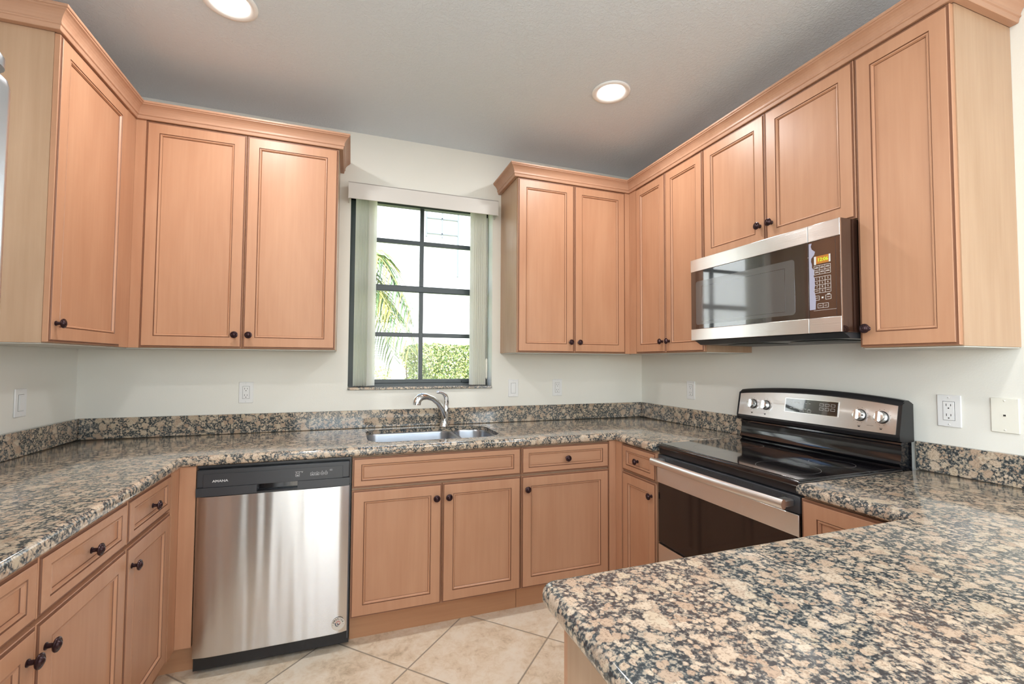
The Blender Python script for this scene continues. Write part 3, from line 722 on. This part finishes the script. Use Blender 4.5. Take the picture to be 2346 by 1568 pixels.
# ------------------------------------------------------------------ range
t = thing('range', (3.0, -1.37, 0), 'stainless and black electric range with glass cooktop between the two granite counters', 'range')
RY0, RY1 = -1.7455, -.9885; FX = 2.722; F = fr('-x', FX); A0, A1 = lohi('-x', RY0, RY1)   # a = -y
part('body', MB().box(FX+.036, RY0+.004, .03, 3.315, RY1-.004, .893, 'blackgloss', .003), t)
part('base', MB().box(FX+.09, RY0+.02, 0, 3.28, RY1-.02, .029, 'black'), t)
b = MB(); b.box(FX-.004, RY0, .8935, 3.262, RY1, .9145, 'blackgloss', .006, 3); ck = part('cooktop', b, t, label='black ceramic glass cooktop')
part('glass_top', MB().box(FX+.012, RY0+.014, .9147, 3.236, RY1-.014, .9168, 'glassblack', .0008), ck)
Z = fr('+z', .9168)
for cx_, cy_, r_ in ((2.862, -1.585, .108), (2.88, -1.19, .085), (3.095, -1.590, .078), (3.10, -1.17, .078)):
    b = MB(); b.rings([[Z(cx_+q*math.cos(k_*PI/32), cy_+q*math.sin(k_*PI/32), .0002) for k_ in range(64)] for q in (r_, r_-.0011)], 'ringgrey', False, False)
    part('burner_ring', b, ck)
# vent rail under the cooktop lip and oven door
b = MB(); b.fbox(F, A0+.004, A1-.004, .866, .893, -.035, -.012, 'black')
part('vent_trim', b, t)
b = MB(); b.fbox(F, A0+.004, A1-.004, .802, .862, -.034, -.002, 'charcoal', .004)
b.fbox(F, A0+.004, A1-.004, .4385, .802, -.034, -.004, 'ovenglass')
od = part('oven_door', b, t, label='oven door with dark glass and steel band')
b = MB(); b.fbox(F, A0+.004, A1-.004, .727, .800, -.004, .004, 'steel2', .0015)
part('steel_band', b, od)
b = MB(); b.fbox(F, A0+.02, A1-.02, .445, .7265, -.0038, .0005, 'ovenglass', .0004); part('glass_front', b, od)
b = MB()
for g0, g1 in ((.06, .16), (.21, .36), (.41, .56), (.63, .70)):
    k_ = g0
    while k_ < g1: b.fbox(F, A0+k_, A0+k_+.006, .846, .8545, -.0025, -.0014, 'slot'); k_ += .0115
part('vent_slots', b, od)
b = MB(); hz = .836
# wide curved handle bar
L = []
for i in range(21):
    u = i/20; a = A0+.022+u*(A1-A0-.044); bow = .050+.010*math.sin(PI*u)
    L.append([F(a, hz+.0175*math.sin(2*PI*q/16), bow+.0115*math.cos(2*PI*q/16)) for q in range(16)])
b.rings(L, 'handle', True, True)
hd = part('handle', b, od, label='bowed steel handle bar', sm=35)
for a in (A0+.024, A1-.062): part('handle_bracket', MB().fbox(F, a, a+.038, hz-.012, hz+.012, -.002, .042, 'handle', .004), hd)
b = MB(); b.fbox(F, A0+.004, A1-.004, .135, .430, -.034, .0, 'steel2', .004); b.fbox(F, A0+.004, A1-.004, .4302, .4375, -.034, -.012, 'black')
part('storage_drawer', b, t, label='steel storage drawer')
# backguard: lower black riser with ridges, tilted control panel with an arched top
b = MB(); prof = [(3.262, .893), (3.262, .918), (3.253, .924), (3.248, .932), (3.2525, .938), (3.2585, .955), (3.262, .985), (3.2625, 1.0), (3.258, 1.006), (3.2600, 1.012), (3.278, 1.014), (3.278, 1.03), (3.322, 1.03), (3.322, .893)]
b.prism([(x, RY0+.006, z) for x, z in prof], (0, RY1-RY0-.012, 0), 'blackgloss'); part('riser', b, t, label='glossy black riser with ridges', sm=30)
def ztop(y): u = (y-RY0)/(RY1-RY0); return 1.156+.022*math.sin(PI*u)**.8 if 0 < u < 1 else 1.156
b = MB(); L = []; K = 24
for i in range(K+1):
    y = RY0+(RY1-RY0)*i/K; zt = ztop(y)
    L.append([(3.262, y, 1.014), (3.246, y, 1.020), (3.240, y, 1.034), (3.2405, y, 1.042), (3.262, y, zt-.002), (3.268, y, zt+.010), (3.278, y, zt+.017), (3.300, y, zt+.017), (3.322, y, zt+.006), (3.322, y, 1.014)])
b.rings(L, 'black', True, True, False); bg = part('control_console', b, t, label='black arched console behind the cooktop')
def pf(y, v, d=0):
    """point on the tilted console face; v 0..1 between z 1.042 and top"""
    zt = ztop(y)-.004; z = 1.044+(zt-1.044)*v; x = 3.2405+(3.262-3.2405)*(z-1.042)/(zt-1.042+.002)
    return (x-d, y, z-d*.18)
b = MB(); L0, L1 = [], []
for i in range(K+1):
    y = RY0+.012+(RY1-RY0-.018)*i/K
    L0.append([pf(y, 0, -.0005), pf(y, 0, .0016), pf(y, .985, .0016), pf(y, .985, -.0005)])
b.rings(L0, 'steel2', True, True, False); face = part('control_face', b, bg, label='brushed steel control face')
def cz(z, y): zt = ztop(y)-.004; return (z-1.044)/(zt-1.044)
def patch(b, ya, yb, za, zb, d0, d1, m):
    loops = []
    for y in (ya, (ya+yb)/2, yb):
        loops.append([pf(y, cz(za, y), d0), pf(y, cz(za, y), d1), pf(y, cz(zb, y), d1), pf(y, cz(zb, y), d0)])
    b.rings(loops, m, True, True, False)
b = MB(); patch(b, -1.516, -1.262, 1.084, 1.150, .0012, .0024, 'silver'); patch(b, -1.512, -1.266, 1.087, 1.147, .0020, .0030, 'glassblack'); dsp = part('display', b, face, label='black touch display')
b = MB(); rnd = random.Random(3)
def prect(b, ya, yb, za, zb, w=.001, m='legend', d=.0031):
    for q in ((ya, yb, za, za+w), (ya, yb, zb-w, zb), (ya, ya+w, za, zb), (yb-w, yb, za, zb)): patch(b, q[0], q[1], q[2], q[3], d, d+.0003, m)
for ya, za in ((-1.50, 1.125), (-1.475, 1.125), (-1.45, 1.125), (-1.50, 1.107), (-1.475, 1.107), (-1.45, 1.107), (-1.36, 1.091), (-1.395, 1.091)): prect(b, ya, ya+.018, za, za+.011)
for k_ in range(6): patch(b, -1.30-.018*k_, -1.292-.018*k_, 1.130, 1.1315, .0031, .0034, 'legend'); patch(b, -1.30-.018*k_, -1.290-.018*k_, 1.104, 1.1055, .0031, .0034, 'legend')
part('button_legends', b, dsp)
kax = Vector((-1, 0, .19)).normalized(); 
for y in (-1.079, -1.157, -1.601, -1.682):
    c0 = Vector(pf(y, cz(1.104, y), .0016)); s1 = Vector((0, 1, 0)); s2_ = kax.cross(s1)
    b = MB(); L = [[c0+kax*d+(s1*math.cos(q*PI/14)+s2_*math.sin(q*PI/14))*r for q in range(28)] for r, d in ((.0245, 0), (.0245, .003), (.0225, .004), (.0205, .018), (.0185, .022), (.012, .0235))]
    b.rings(L, 'silver', True, True, mats=['black', 'black', 'silver', 'silver', 'silver']); kb = part('control_knob', b, bg, label='silver cooktop knob', sm=35)
    b = MB(); P_ = lambda u, v, d: c0+kax*d+s1*u+s2_*v
    vs8 = [P_(u, v, d) for d in (.018, .033) for u, v in ((-.006, -.0195), (.006, -.0195), (.006, .0195), (-.006, .0195))]
    V = [b.bm.verts.new(p) for p in vs8]; b.mi('silver')
    for q in ((0, 3, 2, 1), (4, 5, 6, 7), (0, 1, 5, 4), (1, 2, 6, 5), (2, 3, 7, 6), (3, 0, 4, 7)): b.bm.faces.new([V[k_] for k_ in q])
    bmesh.ops.bevel(b.bm, geom=list(b.bm.edges), offset=.002, segments=2, affect='EDGES'); part('grip', b, kb)
b = MB()
for y in (-1.079, -1.157, -1.601, -1.682):
    for k_ in range(12):
        th = 2*PI*k_/12+.2; yy = y+.031*math.cos(th); zz = 1.104+.031*math.sin(th); patch(b, yy-.0009, yy+.0009, zz-.0009, zz+.0009, .0017, .002, 'legenddark')
    patch(b, y-.006, y+.006, 1.0615, 1.063, .0017, .002, 'legenddark'); patch(b, y-.004, y+.004, 1.056, 1.0605, .0017, .002, 'legenddark')
patch(b, -1.655, -1.63, 1.0670, 1.068, .0017, .002, 'legenddark')
part('dial_marks', b, face)
# end caps
for y in (RY0-.003, RY1-.001):
    b = MB(); b.prism([(3.240, y, 1.020), (3.238, y, 1.044), (3.259, y, 1.158), (3.272, y, 1.166), (3.322, y, 1.160), (3.322, y, 1.016)], (0, .004, 0), 'black'); part('end_cap', b, bg)

# ------------------------------------------------------------------ microwave
t = thing('microwave', (3.13, -1.375, 1.42), 'over-the-range stainless microwave with black glass door mounted under a short cabinet', 'microwave')
MY0, MY1 = -1.7525, -.9975; MX = 2.930; F = fr('-x', MX); A0, A1 = lohi('-x', MY0, MY1); sp_ = 1.632
part('body', MB().box(MX+.036, MY0+.002, 1.4265, W-.002, MY1-.002, 1.8425, 'brownblack', .003), t)
b = MB(); b.prism([(MX+.02, MY0+.006, 1.4262), (MX+.055, MY0+.006, 1.4060), (W-.01, MY0+.006, 1.402), (W-.01, MY0+.006, 1.4262)], (0, MY1-MY0-.012, 0), 'charcoal')
part('vent_base', b, t, label='dark grey bottom with vent and lamp')
b = MB()
for k_ in range(2):
    yy = -1.15-k_*.33; b.box(3.02, yy, 1.4015, 3.17, yy-.2, 1.4035, 'slot')
part('grease_filter', b, t)
b = MB(); b.fbox(F, A0, sp_, 1.4275, 1.8395, -.035, -.006, 'black'); 
b.fbox(F, A0, sp_-.001, 1.777, 1.8395, -.006, 0, 'steel2', .0015); b.fbox(F, A0, sp_-.001, 1.4275, 1.484, -.006, 0, 'steel2', .0015)
dr = part('door', b, t, label='black glass door with steel bands')
part('glass_front', MB().fbox(F, A0+.001, sp_-.001, 1.4845, 1.7765, -.006, -.002, 'glassblack', .0005), dr)
b = MB(); L = []
for d in (-.002, -.0014): L.append([F(a, z, d) for a, z in rrect(A0+.035, 1.505, sp_-.058, 1.725, .012, 5)])
b.rings(L, 'grille', True, True, False); iw = part('inner_window', b, dr, label='grey see-through inner window')
b = MB(); ring_rect(b, F, A0+.075, sp_-.10, 1.520, 1.697, -.0014, .0012, 'glassblack'); part('cavity_edge', b, iw)
b = MB(); b.fbox(F, sp_+.0005, A1, 1.4275, 1.8395, -.035, -.006, 'brownblack')
b.fbox(F, sp_+.0005, A1, 1.777, 1.8395, -.006, 0, 'steel2', .0015); b.fbox(F, sp_+.0005, A1, 1.4275, 1.484, -.006, 0, 'steel2', .0015)
b.fbox(F, sp_+.0005, A1-.001, 1.4845, 1.7765, -.006, -.002, 'brownblack', .0005)
cp = part('control_panel', b, t, label='dark brown control panel with keypad and clock')
d0 = -.0019
def fb(b, a0, a1, z0, z1, m='legend', th=.0003): b.fbox(F, a0, a1, z0, z1, d0, d0+th, m)
b = MB(); fb(b, 1.6625, 1.710, 1.6875, 1.7165, 'clockbg'); fb(b, 1.6545, 1.6622, 1.685, 1.7165, 'legend'); fb(b, 1.7105, 1.7165, 1.688, 1.7165, 'legend'); ck2 = part('clock_display', b, cp, label='amber clock showing green 12:06')
text('12:06', .0185, F, 1.688, 1.7015, d0+.0005, 'clock', 'digits', ck2)
b = MB()
def grid(a0, a1, z0, z1, nc, nr):
    for i in range(nc+1): a = a0+(a1-a0)*i/nc; fb(b, a-.0006, a+.0006, z0, z1)
    for j in range(nr+1): z = z0+(z1-z0)*j/nr; fb(b, a0, a1, z-.0006, z+.0006)
GA0, GA1 = 1.654, 1.716
grid(GA0, GA1, 1.6475, 1.6805, 3, 2); grid(GA0, GA1, 1.5775, 1.6375, 3, 4); grid(GA0, GA0+.018, 1.5505, 1.5665, 1, 1); grid(GA1-.020, GA1, 1.5505, 1.5665, 1, 1); grid(GA0+.012, GA0+.052, 1.521, 1.537, 2, 1)
for i in range(3):
    for j in range(2):
        c_ = GA0+(i+.5)*.0207; z_ = 1.6475+(j+.5)*.0165; fb(b, c_-.007, c_+.007, z_-.0015, z_+.0003); fb(b, c_-.006, c_+.006, z_+.0022, z_+.0034)
fb(b, GA0+.004, GA0+.014, 1.558, 1.5595); fb(b, GA1-.016, GA1-.004, 1.558, 1.5595); fb(b, GA1-.014, GA1-.003, 1.569, 1.5715); fb(b, GA0+.027, GA0+.034, 1.5555, 1.562)
fb(b, GA0+.017, GA0+.027, 1.528, 1.5295); fb(b, GA0+.037, GA0+.047, 1.528, 1.5295)
fb(b, GA0+.004, GA0+.016, 1.585, 1.5865); fb(b, GA1-.016, GA1-.004, 1.585, 1.5865)
fb(b, 1.7350, 1.7358, 1.4845, 1.7765, 'charcoal'); fb(b, 1.650, 1.7350, 1.5118, 1.5126, 'legend')
kp = part('keypad', b, cp)
b = MB(); b.mi('legend')
for k_, ch in enumerate('1234567890'):
    i, j = (k_ % 3, k_//3) if ch != '0' else (1, 3)
    q = text(ch, .0095, F, GA0+(i+.5)*.0207, 1.6375-(j+.5)*.015, d0+.0004, 'legend', '', None)
    me = bpy.data.meshes.new('x'); q.bm.to_mesh(me); q.bm.free(); b.bm.from_mesh(me); bpy.data.meshes.remove(me)
part('key_digits', b, kp)
b = MB(); rnd = random.Random(5); pl = [F(1.6345, 1.770, d0)]; zz = 1.770
rt_ = [F(1.6345, 1.516, d0)]
n_ = 22
for i in range(n_+1):
    z = 1.516+(1.770-1.516)*i/n_; wv = .020 if .2 < i/n_ < .6 else .022
    if .62 < i/n_ < .80: wv = .011
    if i/n_ > .9: wv = .010
    rt_.append(F(1.6345+wv+rnd.uniform(-.003, .003), z, d0))
b.prism(rt_+pl, Vector(F(0, 0, .0004))-Vector(F(0, 0, 0)), 'paintrefl'); part('painted_reflection', b, cp, label='jagged pale lavender strip standing in for a reflection')  # reflection on the panel built as a thin jagged strip
# steel edge line
part('edge_trim', MB().fbox(F, A1+.0002, A1+.0012, 1.4275, 1.8395, -.006, -.001, 'steel2'), t)

# ------------------------------------------------------------------ refrigerator
t = thing('refrigerator', (.42, -2.43, 0), 'tall stainless steel refrigerator at the left edge, beside the left counter', 'refrigerator')
part('body', MB().box(.03, -2.886, .02, .725, -1.974, 1.735, 'charcoal', .006), t)
part('base_grille', MB().box(.08, -2.87, 0, .70, -1.99, .0195, 'black'), t)
for y0_, y1_, ky in ((-2.428, -1.976, -2.385), (-2.884, -2.432, -2.475)):
    b = MB(); o = rrect(.731, y0_, .803, y1_, (.004, .022, .022, .004), 6); L = []
    for ins, z in ((.006, .04), (0, .046), (0, 1.715), (.003, 1.727), (.012, 1.737), (.024, 1.741)): L.append([(x, y, z) for x, y in offset_poly(o, ins)])
    b.rings(L, 'fridge', True, True); dd = part('door', b, t, sm=45)
    b = MB(); b.tube([(.803, ky, .62), (.845, ky, .63), (.855, ky, .66), (.855, ky, 1.1), (.855, ky, 1.50), (.845, ky, 1.53), (.803, ky, 1.54)], .011, 'silver', 12); part('handle', b, dd, sm=50)
b = MB(); b.rings([[(x, y, z) for x, y in offset_poly(rrect(.66, -2.06, .800, -1.978, (.01, .03, .03, .01), 6), ins)] for ins, z in ((0, 1.7425), (0, 1.757), (.006, 1.767), (.018, 1.772))], 'fridge', True, True)
part('hinge_cover', b, t, label='rounded grey hinge cover', sm=50)

# ------------------------------------------------------------------ outlets and switches
def plate(kind, facing, plane, c, z, lab, m='white'):
    F = fr(facing, plane); a = c if facing in ('-y', '+x') else -c
    nm = {'outlet': 'wall_outlet', 'switch': 'light_switch', 'phone': 'phone_jack'}[kind]
    t = thing(nm, F(a, z, 0), lab, {'outlet': 'outlet', 'switch': 'light switch', 'phone': 'phone jack'}[kind], 'white outlets around the counter' if kind == 'outlet' else ('white rocker switches' if kind == 'switch' else None))
    part('cover_plate', MB().fbox(F, a-.0355, a+.0355, z-.058, z+.058, .0004, .006, m, .0025), t)
    if kind != 'phone':
        b = MB(); b.fbox(F, a-.0175, a+.0175, z-.0345, z+.0345, .0058, .0063, 'slot'); b.fbox(F, a-.0165, a+.0165, z-.0335, z+.0335, .006, .0078, m, .0008)
        ins = part('receptacle' if kind == 'outlet' else 'rocker', b, t)
        if kind == 'outlet':
            b = MB()
            for dz in (.018, -.018):
                b.fbox(F, a-.0075, a-.0055, z+dz-.001, z+dz+.008, .0077, .0080, 'slot'); b.fbox(F, a+.0055, a+.0075, z+dz-.0005, z+dz+.007, .0077, .0080, 'slot')
                b.lathe([(.0024, .0077), (.0024, .0080), (.001, .0081)], F, a, z+dz-.008, 'slot', 10)
            part('slots', b, ins)
        else:
            part('rocker_paddle', MB().fbox(F, a-.0125, a+.0125, z-.028, z+.028, .0078, .0098, m, .001), ins)
    else:
        b = MB(); b.fbox(F, a-.005, a+.005, z-.004, z+.004, .0058, .0068, m); b.fbox(F, a-.0032, a+.0032, z-.0028, z+.0028, .0066, .0072, 'slot'); part('jack_socket', b, t)
    b = MB()
    for dz in (.0485, -.0485): b.lathe([(.003, .0058), (.003, .0066), (.001, .0069)], F, a, z+dz, m, 10)
    part('screws', b, t)
plate('switch', '+x', 0, -.412, 1.133, 'white rocker switch on the left wall, under the left cabinet')
plate('outlet', '-y', 0, .7445, 1.136, 'white outlet on the window wall, to the left of the window')
plate('switch', '-y', 0, 2.319, 1.137, 'white rocker switch on the window wall, just right of the window')
plate('outlet', '-y', 0, 2.6445, 1.137, 'white outlet on the window wall, right of the rocker switch')
plate('outlet', '-x', W, -.524, 1.138, 'white outlet on the right wall, left of the range')
plate('outlet', '-x', W, -1.850, 1.1435, 'large white outlet on the right wall, just right of the range')
plate('phone', '-x', W, -1.999, 1.1435, 'cream phone jack plate at the far right of the right wall', 'cream')

# ------------------------------------------------------------------ vertical blind
t = thing('vertical_blind', (1.72, -.03, 1.16), 'white vertical blind drawn open to both sides of the kitchen window', 'blind')
b = MB(); b.box(1.260, -.088, 2.268, 2.176, -.082, 2.366, 'valance', .002)
b.box(1.2565, -.088, 2.266, 1.2625, -.001, 2.368, 'valance', .001); b.box(2.1735, -.088, 2.266, 2.1795, -.001, 2.368, 'valance', .001); b.box(1.260, -.088, 2.362, 2.176, -.001, 2.367, 'valance')
part('valance', b, t, label='off-white curved valance box')
part('headrail', MB().box(1.28, .005, 2.325, 2.16, .045, 2.360, 'white'), t)
def vane(x, ang, wd=.078, y=.025):
    b = MB(); K = 8; ca, sa_ = math.cos(ang), math.sin(ang); f_, g_ = [], []
    for i in range(K+1):
        u = (i/K-.5); s_ = u*wd; bow = .009*(1-4*u*u)
        f_.append((x+s_*ca-bow*sa_, y+s_*sa_+bow*ca)); g_.append((x+s_*ca-(bow+.0009)*sa_, y+s_*sa_+(bow+.0009)*ca))
    loop = f_+g_[::-1]
    b.rings([[(p[0], p[1], z) for p in loop] for z in (1.1625, 2.322)], 'vane', True, True, True)
    part('vane', b, t, sm=40)
for i in range(6): vane(1.318+i*.0155, math.radians(62), .07)
vane(1.402, math.radians(50), .080, .03)
for i in range(7): vane(2.034+i*.0138, math.radians(97), .072)
b = MB(); b.tube([(2.128, -.004, 2.27), (2.130, -.004, 1.335)], .003, 'vane', 8); b.tube([(2.130, -.004, 1.335), (2.130, -.004, 1.325), (2.130, -.004, 1.21), (2.130, -.004, 1.20)], [.004, .0065, .006, .003], 'cream', 10)
part('wand', b, t, label='cream tilt wand')

# ------------------------------------------------------------------ outside
part('ground', MB().box(-30, .2, -.35, 40, 40, -.15, 'grass'), None, kind='structure')
t = thing('neighbour_house', (3, 7.2, -.15), 'bright white stucco house wall beyond the hedge', 'building')
part('wall', MB().box(-8, 7.0, -.15, 14, 7.4, 7.0, 'stucco'), t)
b = MB(); x0, x1, z0, z1 = 2.78, 3.52, 4.05, 5.6
b.box(x0, 6.97, z0, x0+.03, 7, z1, 'greyline'); b.box(x1-.03, 6.97, z0, x1, 7, z1, 'greyline'); b.box(3.13, 6.975, z0, 3.155, 7, z1, 'greyline')
for z in (4.12, 4.46, 5.0): b.box(x0, 6.975, z, x1, 7, z+.025, 'greyline')
part('window', b, t)
part('downspout', MB().box(3.48, 6.95, 3.2, 3.51, 7, 4.06, 'greyline'), t)
b = MB(); b.box(1.55, 6.96, 1.36, 1.97, 7, 1.82, 'stucco')
for k_ in range(9): b.box(1.57, 6.93, 1.385+k_*.048, 1.95, 6.97, 1.391+k_*.048, 'greyline')
b.box(2.0, 6.93, 1.37, 2.04, 7, 2.0, 'greyline'); part('louvre_vent', b, t)
def leaves(b, cnt, fn, s0, s1, ms, rnd):
    for _ in range(cnt):
        p, nrm = fn(); s_ = rnd.uniform(s0, s1)
        t1 = Vector((rnd.uniform(-1, 1), rnd.uniform(-1, 1), rnd.uniform(-1, 1))).normalized(); t2 = t1.cross(nrm+Vector((rnd.uniform(-.6, .6), rnd.uniform(-.6, .6), rnd.uniform(-.6, .6)))).normalized()
        mi = b.mi(rnd.choice(ms)); q = [p-t1*s_, p+t2*s_*.5, p+t1*s_, p-t2*s_*.5]
        f = b.bm.faces.new([b.bm.verts.new(v) for v in q]); f.material_index = mi
rnd = random.Random(11)
t = thing('hedge', (3.4, 3.9, -.15), 'clipped yellow-green hedge outside the kitchen window, in front of the white house', 'hedge')
def hf():
    x = rnd.uniform(0, 1); y = rnd.uniform(-.45, .45); u = rnd.random()
    z = .55+1.02*u**.8; left = 1.93+.10*abs(math.sin(z*9))+max(0, 1.25-z)*.55
    X = left+(4.6-left)*x
    top = 1.585-.10*max(0, .35-(X-1.9))**1.0-.04*abs(math.sin(X*4))
    z = min(z, top)
    if rnd.random() < .5: y = -.45+rnd.random()*.12
    return Vector((X, 3.95+y, z)), Vector((0, -1, .4))
b = MB(); leaves(b, 30000, hf, .013, .025, ['leaf', 'leaf', 'leaf2', 'palm'], rnd); part('foliage', b, t)
b = MB()
for k_ in range(16):
    x = 2.15+k_*.22; b.tube([(x, 3.9, -.14), (x-.05+.02*(k_ % 3), 3.85, .6), (x-.12+.05*(k_ % 4), 3.8, 1.35)], [.018, .014, .007], 'stem', 6)
part('stems', b, t)
t = thing('shrub', (1.55, 5.2, -.15), 'small pale shrub at the lower left of the window view, near the louvre vent', 'shrub')
def sf():
    a = rnd.uniform(0, 2*PI); r_ = .42*math.sqrt(rnd.random()); return Vector((1.55+r_*math.cos(a), 5.2+r_*math.sin(a), rnd.uniform(.3, 1.42-r_*.6))), Vector((0, -1, .4))
b = MB(); leaves(b, 3500, sf, .014, .026, ['leaf', 'leaf2'], rnd); part('foliage', b, t)
part('stem', MB().tube([(1.55, 5.2, -.14), (1.55, 5.2, .9)], [.02, .01], 'stem', 6), t)
t = thing('palm_tree', (1.22, 2.6, -.15), 'palm tree with drooping yellow-green fronds at the left of the window view', 'palm tree')
part('trunk', MB().tube([(1.22, 2.6, -.14), (1.23, 2.6, .8), (1.22, 2.6, 1.5), (1.22, 2.6, 2.3)], [.07, .055, .05, .045], 'stem', 12), t)
for k_ in range(24):
    az = 2*PI*k_/24*3.0+rnd.uniform(-.15, .15); ln = rnd.uniform(.75, .98); rise = rnd.uniform(-.1, .55)
    dx, dy = math.cos(az), math.sin(az); b = MB(); sp = []
    for i in range(13):
        u = i/12; r_ = ln*u*.92; z = 2.32+rise*math.sin(min(1, u*1.3)*PI*.6)-.85*u*u
        sp.append(Vector((1.22+dx*r_, 2.6+dy*r_, z)))
    b.tube(sp, [.010-.0006*i for i in range(13)], 'palmy', 5)
    sd = Vector((-dy, dx, 0))
    for i in range(2, 13):
        for s_ in (-1, 1):
            for h_ in (0, .5):
                if i+h_ > 12: continue
                p = sp[i] if h_ == 0 else (sp[i]+sp[min(i+1, 12)])/2
                L_ = .34*(1-.5*abs(i/12-.5)); tv = (sp[i]-sp[i-1]).normalized()
                d_ = (sd*s_*.8+tv*.7).normalized(); q1 = p+d_*L_*.5+Vector((0, 0, -.03)); q2 = p+d_*L_+Vector((0, 0, -.16-.05*rnd.random())); wv = tv*.014
                mi = b.mi('palm' if rnd.random() < .55 else 'palmy')
                V = [b.bm.verts.new(v) for v in (p-wv*.5, p+wv*.5, q1+wv, q1-wv, q2)]
                f = b.bm.faces.new(V[:4]); f.material_index = mi; f = b.bm.faces.new((V[3], V[2], V[4])); f.material_index = mi
    part('frond', b, t)
